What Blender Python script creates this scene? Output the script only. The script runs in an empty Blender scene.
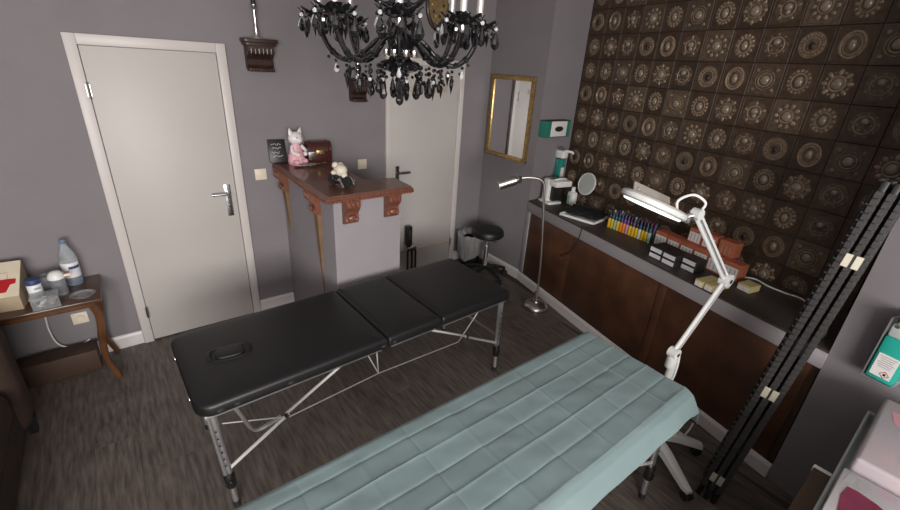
import bpy, bmesh, math, random
from mathutils import Vector, Matrix, noise
random.seed(7)
sc = bpy.context.scene
COL = sc.collection
PI = math.pi
# ------------------------------------------------------------------ camera
CR = ((0.79081375, -0.60923514, 0.05870396), (-0.20403389, -0.35283494, -0.91316903), (0.57704747, 0.71016903, -0.40333134))
CP = Vector((0.0846, -3.4206, 2.0058)); FPX = 428.78
cam = bpy.data.cameras.new('camera'); cam.sensor_width = 36; cam.lens = FPX * 36 / 900; cam.clip_start = 0.02
camo = bpy.data.objects.new('camera', cam); COL.objects.link(camo)
m3 = Matrix(((CR[0][0], -CR[1][0], -CR[2][0]), (CR[0][1], -CR[1][1], -CR[2][1]), (CR[0][2], -CR[1][2], -CR[2][2])))
camo.matrix_world = Matrix.Translation(CP) @ m3.to_4x4()
sc.camera = camo
# ------------------------------------------------------------------ world, light, exposure
w = bpy.data.worlds.new('world'); sc.world = w; w.use_nodes = True
w.node_tree.nodes['Background'].inputs[0].default_value = (0.75, 0.82, 0.9, 1)
w.node_tree.nodes['Background'].inputs[1].default_value = 1.0

def area(name, loc, target, sx, sy, power, color):
    l = bpy.data.lights.new(name, 'AREA'); l.shape = 'RECTANGLE'; l.size = sx; l.size_y = sy; l.energy = power; l.color = color
    o = bpy.data.objects.new(name, l); COL.objects.link(o); o.location = loc
    o.rotation_euler = (Vector(target) - Vector(loc)).to_track_quat('-Z', 'Y').to_euler()
    return o
area('window_daylight', (-0.75, -6.12, 1.85), (0.6, 0, 0.9), 3.0, 1.4, 305, (1.0, 0.965, 0.93))
sc.view_settings.view_transform = 'Standard'
sc.view_settings.look = 'None'
sc.view_settings.gamma = 1
sc.view_settings.use_curve_mapping = False
sc.view_settings.exposure = 0.0

# ------------------------------------------------------------------ helpers
def ray(x, y):
    v = ((x - 450) / FPX, (y - 255) / FPX, 1)
    return Vector([sum(CR[r][k] * v[r] for r in range(3)) for k in range(3)])
def atz(x, y, z): d = ray(x, y); return CP + d * ((z - CP.z) / d.z)
def aty(x, y, yy): d = ray(x, y); return CP + d * ((yy - CP.y) / d.y)

MATS = {}
def mat(name, col, rough=0.5, metal=0.0, var=0.0, scale=8.0, bump=0.0, bscale=60.0, stretch=(1, 1, 1), col2=None, spec=0.5, trans=0.0, alpha=1.0, coat=0.0, sheen=0.0, rnd=0.0, emit=0.0, ior=1.45):
    m = bpy.data.materials.new(name); m.use_nodes = True
    nt = m.node_tree; b = nt.nodes['Principled BSDF']; N = nt.nodes.new; L = nt.links.new
    b.inputs['Base Color'].default_value = (*col, 1)
    b.inputs['Roughness'].default_value = rough; b.inputs['Metallic'].default_value = metal
    b.inputs['Specular IOR Level'].default_value = spec; b.inputs['IOR'].default_value = ior
    b.inputs['Transmission Weight'].default_value = trans; b.inputs['Alpha'].default_value = alpha
    b.inputs['Coat Weight'].default_value = coat; b.inputs['Sheen Weight'].default_value = sheen
    if emit:
        b.inputs['Emission Color'].default_value = (*col, 1); b.inputs['Emission Strength'].default_value = emit
    tc = N('ShaderNodeTexCoord'); mp = N('ShaderNodeMapping'); mp.inputs['Scale'].default_value = stretch
    L(tc.outputs['Object'], mp.inputs['Vector'])
    if rnd:
        oi = N('ShaderNodeObjectInfo'); va = N('ShaderNodeVectorMath'); va.operation = 'ADD'
        cb = N('ShaderNodeCombineXYZ'); ml = N('ShaderNodeMath'); ml.operation = 'MULTIPLY'; ml.inputs[1].default_value = 37.0
        L(oi.outputs['Random'], ml.inputs[0]); L(ml.outputs[0], cb.inputs[0]); L(ml.outputs[0], cb.inputs[1])
        L(tc.outputs['Object'], va.inputs[0]); L(cb.outputs[0], va.inputs[1]); L(va.outputs[0], mp.inputs['Vector'])
    if var or col2:
        nz = N('ShaderNodeTexNoise'); nz.inputs['Scale'].default_value = scale; nz.inputs['Detail'].default_value = 6
        L(mp.outputs[0], nz.inputs['Vector'])
        mr = N('ShaderNodeMapRange'); mr.inputs['From Min'].default_value = 0.3; mr.inputs['From Max'].default_value = 0.7
        L(nz.outputs['Fac'], mr.inputs['Value'])
        mx = N('ShaderNodeMix'); mx.data_type = 'RGBA'
        c2 = col2 if col2 else tuple(min(1, c * (1 + var)) for c in col)
        c1 = col if col2 else tuple(c * (1 - var) for c in col)
        mx.inputs[6].default_value = (*c1, 1); mx.inputs[7].default_value = (*c2, 1)
        L(mr.outputs[0], mx.inputs[0]); out = mx.outputs[2]
        if rnd:
            hs = N('ShaderNodeHueSaturation'); mr2 = N('ShaderNodeMapRange')
            mr2.inputs['To Min'].default_value = 1 - rnd; mr2.inputs['To Max'].default_value = 1 + rnd
            L(oi.outputs['Random'], mr2.inputs['Value']); L(mr2.outputs[0], hs.inputs['Value']); L(out, hs.inputs['Color']); out = hs.outputs[0]
        L(out, b.inputs['Base Color'])
    if bump:
        nb = N('ShaderNodeTexNoise'); nb.inputs['Scale'].default_value = bscale; nb.inputs['Detail'].default_value = 5
        L(mp.outputs[0], nb.inputs['Vector']); bp = N('ShaderNodeBump'); bp.inputs['Strength'].default_value = bump; bp.inputs['Distance'].default_value = 0.01
        L(nb.outputs['Fac'], bp.inputs['Height']); L(bp.outputs[0], b.inputs['Normal'])
    MATS[name] = m
    return m

mat('wall', (0.205, 0.185, 0.195), 0.85, var=0.05, scale=3, bump=0.06, bscale=120)
mat('ceiling', (0.82, 0.80, 0.79), 0.9)
mat('door', (0.47, 0.435, 0.415), 0.45, var=0.03, scale=2)
mat('door_frame', (0.55, 0.505, 0.485), 0.4)
mat('door_strip', (0.45, 0.37, 0.29), 0.5)
mat('baseboard', (0.62, 0.58, 0.57), 0.4)
mat('plank', (0.060, 0.047, 0.040), 0.45, col2=(0.160, 0.133, 0.116), scale=6, stretch=(8, 1.0, 1), bump=0.12, bscale=30, rnd=0.09)
mat('floor_base', (0.05, 0.041, 0.036), 0.8)
mat('chrome', (0.75, 0.75, 0.75), 0.18, metal=1)
mat('nickel', (0.50, 0.48, 0.45), 0.32, metal=1)
mat('alu', (0.62, 0.62, 0.63), 0.38, metal=0.9)
mat('darkmetal', (0.25, 0.24, 0.23), 0.3, metal=1)
mat('black_leather', (0.0085, 0.0085, 0.009), 0.42, bump=0.12, bscale=220, spec=0.5)
mat('black_plastic', (0.012, 0.012, 0.012), 0.4)
mat('black_rubber', (0.015, 0.015, 0.015), 0.7)
mat('black_crystal', (0.006, 0.006, 0.007), 0.06, spec=0.9, coat=0.5)
mat('clear_crystal', (0.8, 0.8, 0.82), 0.08, trans=0.6, spec=0.9)
mat('silver', (0.72, 0.68, 0.64), 0.2, metal=1)
mat('candle_tube', (0.75, 0.72, 0.68), 0.25, metal=0.6)
mat('counter_wood', (0.10, 0.038, 0.024), 0.35, col2=(0.17, 0.070, 0.046), scale=6, stretch=(10, 1.2, 4), bump=0.05, coat=0.25)
mat('corbel_wood', (0.13, 0.046, 0.028), 0.38, col2=(0.20, 0.075, 0.045), scale=25, bump=0.1, coat=0.2)
mat('dark_corbel', (0.022, 0.010, 0.007), 0.55, col2=(0.05, 0.022, 0.015), scale=25, bump=0.1, coat=0.2)
mat('brown_stain', (0.17, 0.10, 0.05), 0.6, var=0.2)
mat('podium', (0.275, 0.252, 0.268), 0.8, var=0.04, scale=4)
mat('burl', (0.040, 0.016, 0.008), 0.42, col2=(0.098, 0.040, 0.019), scale=5, bump=0.05, bscale=30, coat=0.15)
mat('worktop', (0.035, 0.027, 0.024), 0.5, col2=(0.06, 0.047, 0.041), scale=8, stretch=(1, 14, 1), bump=0.05)
mat('tile_base', (0.037, 0.021, 0.0125), 0.5, col2=(0.067, 0.041, 0.025), scale=30, rnd=0.2)
mat('tile_light', (0.054, 0.036, 0.024), 0.5, col2=(0.112, 0.076, 0.050), scale=40, bump=0.25, bscale=70, rnd=0.2)
mat('medallion', (0.12, 0.082, 0.054), 0.34, col2=(0.27, 0.195, 0.13), scale=45, spec=0.6, rnd=0.2)
mat('medallion_dark', (0.014, 0.010, 0.008), 0.4, spec=0.6)
mat('medallion_disc', (0.055, 0.036, 0.024), 0.45, col2=(0.115, 0.079, 0.053), scale=40, bump=0.3, bscale=90, rnd=0.2)
mat('medallion_dome', (0.15, 0.115, 0.085), 0.25, col2=(0.25, 0.20, 0.15), scale=40, spec=0.8)
mat('grout', (0.012, 0.009, 0.007), 0.8)
mat('gold', (0.50, 0.34, 0.14), 0.35, metal=0.9, var=0.3, scale=40)
mat('gilt', (0.42, 0.32, 0.16), 0.4, metal=0.5, col2=(0.25, 0.16, 0.07), scale=25)
mat('mirror_glass', (0.86, 0.86, 0.86), 0.02, metal=1)
mat('white_plastic', (0.72, 0.71, 0.69), 0.35)
mat('cream_plastic', (0.68, 0.60, 0.48), 0.4)
mat('lamp_white', (0.60, 0.60, 0.59), 0.3)
mat('lamp_glow', (1, 1, 0.98), 0.3, emit=1.3)
mat('lamp_lid', (0.36, 0.33, 0.29), 0.4)
mat('drape', (0.162, 0.224, 0.228), 0.62, var=0.06, scale=5, sheen=0.1)
mat('sofa', (0.022, 0.011, 0.008), 0.9, col2=(0.050, 0.027, 0.019), scale=7, bump=0.3, bscale=35)
mat('table_wood', (0.050, 0.022, 0.011), 0.28, col2=(0.10, 0.048, 0.025), scale=6, stretch=(2, 12, 12), coat=0.3)
mat('leg_wood', (0.070, 0.028, 0.012), 0.3, col2=(0.14, 0.058, 0.026), scale=8, coat=0.3)
mat('brown_box', (0.045, 0.024, 0.014), 0.6, col2=(0.068, 0.038, 0.023), scale=6)
mat('teal', (0.02, 0.36, 0.29), 0.3, var=0.1, scale=10)
mat('dark_teal', (0.02, 0.22, 0.19), 0.3)
mat('green_card', (0.02, 0.17, 0.125), 0.5)
mat('clear_plastic', (0.8, 0.82, 0.84), 0.12, trans=0.85, alpha=0.75, ior=1.3)
mat('water_bottle', (0.80, 0.84, 0.88), 0.08, trans=0.8, ior=1.2)
mat('blue_glass', (0.30, 0.38, 0.50), 0.15, trans=0.6, ior=1.2)
mat('label_white', (0.72, 0.72, 0.74), 0.5)
mat('label_orange', (0.75, 0.36, 0.22), 0.5)
mat('label_blue', (0.03, 0.05, 0.14), 0.5)
mat('paper', (0.68, 0.66, 0.64), 0.6)
mat('pack_card', (0.45, 0.43, 0.44), 0.5)
mat('grey_print', (0.30, 0.30, 0.31), 0.6)
mat('cream_card', (0.66, 0.58, 0.44), 0.6, var=0.05)
mat('tan_card', (0.36, 0.28, 0.19), 0.6, var=0.08)
mat('red', (0.42, 0.012, 0.018), 0.4)
mat('orange_card', (0.40, 0.125, 0.065), 0.55, var=0.1, scale=30)
mat('black_card', (0.02, 0.017, 0.017), 0.5)
mat('yellow_card', (0.55, 0.46, 0.22), 0.5)
mat('ivory', (0.62, 0.56, 0.46), 0.5, var=0.1, scale=60)
mat('white_ceramic', (0.74, 0.68, 0.68), 0.3, var=0.06, scale=50)
mat('pink', (0.58, 0.22, 0.28), 0.45, col2=(0.75, 0.5, 0.54), scale=40)
mat('chest', (0.035, 0.008, 0.006), 0.3, col2=(0.075, 0.018, 0.013), scale=15, coat=0.4)
mat('black_cloth', (0.008, 0.008, 0.009), 0.75, bump=0.4, bscale=60)
mat('grey_bag', (0.30, 0.29, 0.29), 0.35, alpha=0.85, bump=0.3, bscale=30)
mat('rattan', (0.010, 0.009, 0.009), 0.35, col2=(0.038, 0.036, 0.035), scale=60, stretch=(1, 1, 4))
mat('screen_frame', (0.008, 0.008, 0.008), 0.35)
mat('hinge', (0.55, 0.52, 0.42), 0.4, metal=0.5)
mat('milky', (0.60, 0.64, 0.62), 0.3, trans=0.25, alpha=0.92)
mat('pink_pack', (0.44, 0.35, 0.37), 0.35, col2=(0.36, 0.35, 0.39), scale=6)
mat('maroon', (0.15, 0.02, 0.05), 0.35, var=0.2, scale=12)
mat('mauve', (0.42, 0.27, 0.36), 0.4)
mat('flower_pink', (0.55, 0.27, 0.30), 0.4)
mat('red_text', (0.35, 0.02, 0.03), 0.5)
mat('blue_text', (0.32, 0.33, 0.44), 0.6)
INK = [('ink_yellow', (0.62, 0.40, 0.02)), ('ink_green', (0.22, 0.45, 0.30)), ('ink_orange', (0.62, 0.20, 0.02)), ('ink_violet', (0.10, 0.035, 0.17)), ('ink_mint', (0.36, 0.50, 0.42)), ('ink_pink', (0.5, 0.22, 0.32)), ('ink_white', (0.6, 0.6, 0.52)), ('ink_teal', (0.015, 0.055, 0.065)), ('ink_black', (0.012, 0.012, 0.016)), ('ink_red', (0.20, 0.02, 0.03)), ('ink_blue', (0.02, 0.04, 0.14))]
for n_, c_ in INK: mat(n_, c_, 0.35)

WM = {}                                    # world matrices of roots
class G:
    def __init__(s): s.v = []; s.f = []; s.M = None
    def add(s, vs, fs, M=None):
        b = len(s.v)
        for p in vs:
            p = Vector(p)
            if M is not None: p = M @ p
            if s.M is not None: p = s.M @ p
            s.v.append(tuple(p))
        s.f += [tuple(b + i for i in f) for f in fs]
        return s
    def box(s, c, d, rz=0.0, M=None, bev=0.0, seg=2):
        if M is None: M = Matrix.Translation(c) @ Matrix.Rotation(rz, 4, 'Z')
        else: M = M @ Matrix.Translation(c) @ Matrix.Rotation(rz, 4, 'Z')
        x, y, z = d[0] / 2, d[1] / 2, d[2] / 2
        vs = [(-x, -y, -z), (x, -y, -z), (x, y, -z), (-x, y, -z), (-x, -y, z), (x, -y, z), (x, y, z), (-x, y, z)]
        fs = [(3, 2, 1, 0), (4, 5, 6, 7), (0, 1, 5, 4), (1, 2, 6, 5), (2, 3, 7, 6), (3, 0, 4, 7)]
        if bev:
            bm = bmesh.new(); bv = [bm.verts.new(v) for v in vs]
            for f in fs: bm.faces.new([bv[i] for i in f])
            bmesh.ops.bevel(bm, geom=bm.edges[:] , offset=bev, segments=seg, profile=0.5, affect='EDGES')
            bm.verts.ensure_lookup_table(); bm.verts.index_update()
            vs = [v.co.copy() for v in bm.verts]; fs = [tuple(v.index for v in f.verts) for f in bm.faces]; bm.free()
        return s.add(vs, fs, M)
    def prism(s, poly, z0, z1, M=None):
        n = len(poly); a = sum(poly[i][0] * poly[(i + 1) % n][1] - poly[(i + 1) % n][0] * poly[i][1] for i in range(n))
        if a < 0: poly = poly[::-1]
        vs = [(p[0], p[1], z0) for p in poly] + [(p[0], p[1], z1) for p in poly]
        fs = [tuple(range(n))[::-1], tuple(range(n, 2 * n))] + [(i, (i + 1) % n, n + (i + 1) % n, n + i) for i in range(n)]
        return s.add(vs, fs, M)
    def lathe(s, prof, n=16, M=None, sx=1.0, sy=1.0):
        vs = []; fs = []; k = len(prof)
        for i in range(n):
            a = 2 * PI * i / n
            for r, z in prof: vs.append((r * math.cos(a) * sx, r * math.sin(a) * sy, z))
        for i in range(n):
            j = (i + 1) % n
            for q in range(k - 1): fs.append((i * k + q, j * k + q, j * k + q + 1, i * k + q + 1))
        if prof[0][0] > 1e-6: fs.append(tuple(i * k for i in range(n))[::-1])
        if prof[-1][0] > 1e-6: fs.append(tuple(i * k + k - 1 for i in range(n)))
        return s.add(vs, fs, M)
    def oblong(s, prof, n, M, sx, sy, p=3.4):
        vs = []; fs = []; k = len(prof)
        for i in range(n):
            a = 2 * PI * i / n; q = (abs(math.cos(a)) ** p + abs(math.sin(a)) ** p) ** (-1 / p)
            for r, z in prof: vs.append((r * q * math.cos(a) * sx, r * q * math.sin(a) * sy, z))
        fs = [(i * k + j, ((i + 1) % n) * k + j, ((i + 1) % n) * k + j + 1, i * k + j + 1) for i in range(n) for j in range(k - 1)]
        return s.add(vs, fs, M)
    def tube(s, pts, r, n=8, closed=False, M=None):
        pts = [Vector(p) for p in pts]; k = len(pts)
        rs = r if isinstance(r, (list, tuple)) else [r] * k
        vs = []; fs = []; up = None
        for i, p in enumerate(pts):
            a = pts[i - 1] if (i > 0 or closed) else p; b = pts[(i + 1) % k] if (i < k - 1 or closed) else p
            t = (b - a).normalized()
            if up is None:
                up = t.orthogonal().normalized()
            else:
                up = (up - t * up.dot(t))
                up = up.normalized() if up.length > 1e-6 else t.orthogonal().normalized()
            sd = t.cross(up)
            for q in range(n):
                an = 2 * PI * q / n; vs.append(p + (up * math.cos(an) + sd * math.sin(an)) * rs[i])
        for i in range(k if closed else k - 1):
            j = (i + 1) % k
            for q in range(n): fs.append((i * n + q, i * n + (q + 1) % n, j * n + (q + 1) % n, j * n + q))
        if not closed: fs += [tuple(range(n))[::-1], tuple((k - 1) * n + q for q in range(n))]
        return s.add(vs, fs, M)
    def ball(s, c, r, n=10, m=6, sc=(1, 1, 1), M=None):
        prof = [(r * math.sin(PI * i / m), -r * math.cos(PI * i / m)) for i in range(m + 1)]
        prof[0] = (0, -r); prof[-1] = (0, r)
        MM = Matrix.Translation(c) @ Matrix.Diagonal((*sc, 1))
        if M is not None: MM = M @ MM
        return s.lathe(prof, n, MM)
    def cyl(s, a, b, r, n=12, r2=None): return s.tube([a, b], [r, r if r2 is None else r2], n)
    def build(s, name, m, parent=None, smooth=True, origin=None, ang=40):
        me = bpy.data.meshes.new(name); vs = s.v
        if parent is not None:
            inv = WM[parent.name].inverted(); vs = [tuple(inv @ Vector(p)) for p in vs]
        elif origin is not None:
            vs = [(p[0] - origin[0], p[1] - origin[1], p[2] - origin[2]) for p in vs]
        me.from_pydata(vs, [], s.f)
        bm = bmesh.new(); bm.from_mesh(me); bmesh.ops.remove_doubles(bm, verts=bm.verts, dist=1e-6); bmesh.ops.recalc_face_normals(bm, faces=bm.faces); bm.to_mesh(me); bm.free()
        me.materials.append(MATS[m])
        if smooth:
            for p in me.polygons: p.use_smooth = True
            me.set_sharp_from_angle(angle=math.radians(ang))
        o = bpy.data.objects.new(name, me); COL.objects.link(o)
        if parent is not None: o.parent = parent; WM[o.name] = WM[parent.name]
        else:
            if origin is not None: o.location = origin
            WM[o.name] = Matrix.Translation(o.location)
        return o
def thing(name, label, cat, loc=(0, 0, 0), rz=0.0, group=None):
    o = bpy.data.objects.new(name, None); COL.objects.link(o); o.empty_display_size = 0.05
    o.location = loc; o.rotation_euler = (0, 0, rz); WM[o.name] = Matrix.Translation(loc) @ Matrix.Rotation(rz, 4, 'Z')
    o['label'] = label; o['category'] = cat
    if group: o['group'] = group
    return o
def tag(o, label, cat, group=None):
    o['label'] = label; o['category'] = cat
    if group: o['group'] = group
    return o
def struct(o): o['kind'] = 'structure'; return o
def copy_part(src, parent, local=None):
    c = src.copy(); COL.objects.link(c); c.parent = parent
    if local is not None: c.matrix_local = local
    return c
def copy_tree(o, parent=None):
    c = o.copy(); COL.objects.link(c); c.parent = parent
    for ch in list(o.children): copy_tree(ch, c)
    return c
def arc(c, r, a0, a1, n, ax=(1, 0, 0), ay=(0, 0, 1)):
    c, ax, ay = Vector(c), Vector(ax), Vector(ay)
    return [c + ax * (r * math.cos(a0 + (a1 - a0) * i / n)) + ay * (r * math.sin(a0 + (a1 - a0) * i / n)) for i in range(n + 1)]
def spline(P, n=8):
    P = [Vector(p) for p in P]; out = []
    for i in range(len(P) - 1):
        p0 = P[max(i - 1, 0)]; p1 = P[i]; p2 = P[i + 1]; p3 = P[min(i + 2, len(P) - 1)]
        for k in range(n):
            t = k / n
            out.append(0.5 * ((2 * p1) + (p2 - p0) * t + (2 * p0 - 5 * p1 + 4 * p2 - p3) * t * t + (3 * p1 - p0 - 3 * p2 + p3) * t ** 3))
    out.append(P[-1]); return out

# ------------------------------------------------------------------ plan of the room
O = Vector((3.2295, 0)); K = Vector((3.2003, -0.744))
c2 = Vector((-0.2238, -0.9746)); n2 = Vector((0.9746, -0.2238)); TH = math.atan2(c2.y, c2.x)
NR = K + c2 * 2.553
def CB(s, d, z): p = K + c2 * s + n2 * d; return Vector((p.x, p.y, z))
P0 = Vector((3.68, -0.744)); a3 = -0.19
t3 = Vector((math.sin(a3), -math.cos(a3))); n3 = Vector((t3.y, -t3.x))     # n3 points into the room
def rect(name, poly, z0, z1, m): return struct(G().prism(poly, z0, z1).build(name, m, smooth=False))
HC = 2.78; XL = -2.4; YF = -6.0
floor = rect('floor', [(XL, 0), (3.3, 0), (3.25, -0.7), (2.7, -3.2), (2.05, YF), (XL, YF)], -0.06, -0.008, 'floor_base')
rect('ceiling', [(XL - .2, .2), (4.1, .2), (4.1, YF - .2), (XL - .2, YF - .2)], HC, HC + 0.1, 'ceiling')
wall_back = rect('wall_back', [(XL - 0.15, 0), (3.9, 0), (3.9, 0.15), (XL - 0.15, 0.15)], -0.06, HC, 'wall')
rect('wall_left', [(XL - 0.15, 0), (XL, 0), (XL, YF), (XL - 0.15, YF)], -0.06, HC, 'wall')
rect('wall_right', [tuple(O), tuple(K), (3.9, -0.744), (3.9, 0)], -0.06, HC, 'wall')
e3 = P0 + t3 * 2.75
wall_alcove = rect('wall_alcove', [tuple(P0 + Vector((0, 0.0)) - n3 * 0.012), tuple(e3 - n3 * 0.012), tuple(e3 - n3 * 0.15), tuple(P0 - n3 * 0.15)], -0.06, HC, 'grout')
q = NR + c2 * 3.0
rect('wall_near', [tuple(NR), tuple(q), tuple(q + n2 * 0.55), tuple(NR + n2 * 0.55)], -0.06, HC, 'wall')
# front wall with a window opening behind the photographer
wf = G()
WX0, WX1, WZ0, WZ1 = -2.25, 0.75, 1.12, 2.56
wf.prism([(XL - .15, YF), (WX0, YF), (WX0, YF - .15), (XL - .15, YF - .15)], -0.06, HC)
wf.prism([(WX1, YF), (3.0, YF), (3.0, YF - .15), (WX1, YF - .15)], -0.06, HC)
wf.prism([(WX0, YF), (WX1, YF), (WX1, YF - .15), (WX0, YF - .15)], -0.06, WZ0)
wf.prism([(WX0, YF), (WX1, YF), (WX1, YF - .15), (WX0, YF - .15)], WZ1, HC)
struct(wf.build('wall_front', 'wall', smooth=False))

# floor planks, one object each, on shared meshes
PW, PLN = 0.19, 1.28
pm = []
for k in range(2):
    g = G(); L_ = PLN
    g.box((0, 0, -0.004), (PW - 0.0007, L_ - 0.0007, 0.008), bev=0.0005, seg=1); o = g.build('plank', 'plank', smooth=False); pm.append(o.data); bpy.data.objects.remove(o)
def room_xmax(y): return 3.215 if y > -0.744 else K.x + c2.x * ((y - K.y) / c2.y) - 0.0
col = 0; x = XL + PW / 2
while x < 3.2:
    y = -PLN / 2 + random.choice((0, 0.3, 0.55, 0.8, 1.05)) - 0.0
    while y - PLN / 2 < 0.0 and y > YF - 0.5:
        y1, y0 = min(y + PLN / 2, -0.001), max(y - PLN / 2, YF + 0.001)
        if y1 - y0 > 0.05:
            xm = room_xmax(y0)
            if x + PW / 2 < xm - 0.002:
                o = bpy.data.objects.new('plank', pm[0]); COL.objects.link(o); o.parent = floor
                o.location = (x, (y0 + y1) / 2, 0); o.scale = (1, (y1 - y0) / PLN, 1)
            elif x - PW / 2 < room_xmax(y1) - 0.01:
                xl = x - PW / 2 + 0.001; a, b = min(x + PW / 2, room_xmax(y1) - .001), min(x + PW / 2, xm - .001)
                g = G(); poly = [(xl, y0 + .001), (max(b, xl + .002), y0 + .001), (max(a, xl + .003), y1 - .001), (xl, y1 - .001)]
                if y0 < K.y < y1: poly = poly[:2] + [(min(x + PW / 2, room_xmax(K.y) - .001), K.y)] + poly[2:]
                g.prism(poly, -0.008, 0.0); o = g.build('plank', 'plank', floor, smooth=False)
        y -= PLN
    x += PW
# baseboards
def baseboard(name, a, b, h=0.10, t=0.016):
    a, b = Vector(a), Vector(b); d = (b - a); n = Vector((d.y, -d.x)).normalized()
    prof = [(0, 0), (t, 0), (t, h - 0.02), (t * 0.55, h - 0.004), (t * 0.3, h), (0, h)]
    g = G(); vs = []; 
    for p in (a, b):
        for o_, z in prof: vs.append((p.x + n.x * o_, p.y + n.y * o_, z))
    k = len(prof); fs = [(i, (i + 1) % k, k + (i + 1) % k, k + i) for i in range(k)] + [tuple(range(k)), tuple(range(k, 2 * k))]
    g.add(vs, fs); return struct(g.build(name, 'baseboard', smooth=False))
DW, DH = 0.822, 2.05
D2A, D2B = 2.033, 2.8825
baseboard('baseboard_back', (XL, 0), (-0.002, 0)); baseboard('baseboard_back', (DW + .002, 0), (1.108, 0)); baseboard('baseboard_back', (D2B + .002, 0), (3.225, 0))
baseboard('baseboard_right', (O.x, -0.02), (K.x, K.y), h=0.105)
p0, p1 = CB(0, 0, 0), CB(2.553, 0, 0)
baseboard('baseboard_cabinet', (p0.x, p0.y), (p1.x, p1.y), h=0.095)

# ------------------------------------------------------------------ doors
def handle_set(parent, x, z, dirx, m):
    g = G(); g.box((x, -0.026, z - 0.06), (0.042, 0.008, 0.24), bev=0.003)
    pl = g.build('handle_plate', m, parent)
    g = G(); g.cyl((x, -0.028, z), (x, -0.075, z), 0.010); g.tube(spline([(x, -0.072, z), (x + dirx * 0.02, -0.075, z), (x + dirx * 0.115, -0.070, z)], 5), 0.0095, 10)
    h = g.build('lever', m, parent)
    g = G(); g.lathe([(0, -0.002), (0.009, -0.002), (0.009, 0.001), (0, 0.001)], 12, Matrix.Translation((x, -0.031, z - 0.10)) @ Matrix.Rotation(PI / 2, 4, 'X')); g.build('lock_cylinder', 'darkmetal', parent)
def door(name, x0, x1, hside, hz, strip=False):
    root = bpy.data.objects.new(name, None); COL.objects.link(root); root.location = (x0, 0, 0); WM[root.name] = Matrix.Translation((x0, 0, 0)); struct(root)
    fw = 0.058
    g = G()
    g.box((x0 + fw / 2, -0.016, DH / 2), (fw, 0.032, DH), bev=0.004); g.box((x1 - fw / 2, -0.016, DH / 2), (fw, 0.032, DH), bev=0.004)
    g.box(((x0 + x1) / 2, -0.016, DH - fw / 2), (x1 - x0 - 2 * fw, 0.032, fw), bev=0.003)
    g.build('door_frame', 'door_frame', root)
    g = G(); g.box(((x0 + x1) / 2, -0.0115, (DH - fw) / 2 + 0.004), (x1 - x0 - 2 * fw - 0.006, 0.023, DH - fw - 0.012), bev=0.003); g.build('door_leaf', 'door', root)
    hx = x0 + fw if hside > 0 else x1 - fw
    for z in (0.25, 1.75):
        g = G(); g.cyl((hx, -0.036, z - 0.045), (hx, -0.036, z + 0.045), 0.007, 8); g.box((hx, -0.033, z), (0.022, 0.004, 0.07)); g.build('hinge', 'nickel', root)
    if hside > 0: handle_set(root, x1 - fw - 0.058, hz, -1, 'chrome')
    else: handle_set(root, x0 + fw + 0.058, hz, 1, 'darkmetal')
    if strip:
        g = G(); g.box((2.46, -0.025, 1.800), (0.45, 0.005, 0.05), bev=0.002); g.build('door_strip', 'door_strip', root)
        g = G(); g.box((2.46, -0.025, 0.245), (0.66, 0.004, 0.028), bev=0.0015); g.build('door_strip', 'door_strip', root)
    return root
door('door_1', 0, DW, 1, 1.06)
door('door_2', D2A, D2B, -1, 1.07, True)

# light switches, socket
def wall_plate(x, z, label, n=1):
    t = thing('light_switch', label, 'switch', (x, 0, z))
    g = G(); g.box((x, -0.005, z), (0.084, 0.010, 0.084), bev=0.003); g.build('plate', 'cream_plastic', t)
    g = G(); g.box((x, -0.011, z), (0.058, 0.007, 0.058), bev=0.002); g.build('rocker', 'cream_plastic', t)
wall_plate(0.955, 1.165, 'square cream light switch on grey wall right beside the wide white door')
wall_plate(1.806, 1.173, 'square cream light switch on grey wall above the wooden podium top')
sk = thing('wall_socket', 'cream wall socket low on the wall under the small wooden side table', 'socket', (-0.305, 0, 0.31))
g = G(); g.box((-0.305, -0.005, 0.31), (0.085, 0.010, 0.082), bev=0.003); g.build('plate', 'cream_plastic', sk)
g = G(); g.lathe([(0, 0.001), (0.016, 0.001), (0.019, 0.004), (0.022, 0.004), (0.023, 0), (0.0, 0)], 16, Matrix.Translation((-0.305, -0.011, 0.31)) @ Matrix.Rotation(PI / 2, 4, 'X')); g.build('outlet', 'cream_plastic', sk)
pts = [aty(45, 316, -0.02), aty(49, 330, -0.03), aty(57, 343, -0.04), aty(68, 347, -0.04), aty(80, 345, -0.035), aty(90, 339, -0.03)]
g = G(); g.tube(spline(pts, 8), 0.0045, 8)
tag(g.build('power_cable', 'white_plastic', origin=tuple(pts[0])), 'white cable looping from the socket under the side table', 'cable')

# ------------------------------------------------------------------ alcove tiles
ROWS = {'A': 'DOUSWLwFUSWCDO', 'B': 'sFCDOUSWCDOLFC', 'C': 'sWLwFCDOLwFCDO'}
TP = 0.190; TZ = 0.193
def tile_mesh(name, m):
    g = G(); g.box((0, 0, -0.003), (TP - 0.004, TZ - 0.004, 0.010), bev=0.002, seg=1)
    # raised border fillet
    b = TP / 2 - 0.012; g.tube([(-b, -b, 0.002), (b, -b, 0.002), (b, b, 0.002), (-b, b, 0.002)], 0.0022, 5, closed=True)
    o = g.build(name, m, ang=30); me = o.data; bpy.data.objects.remove(o); return me
TM = {'d': tile_mesh('tile', 'tile_base'), 'l': tile_mesh('tile', 'tile_light')}
def ring(g, r, t, sx=1.0, sy=1.0, z=0.003, n=24): g.tube([(r * sx * math.cos(2 * PI * i / n), r * sy * math.sin(2 * PI * i / n), z) for i in range(n)], t, 6, closed=True)
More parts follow.
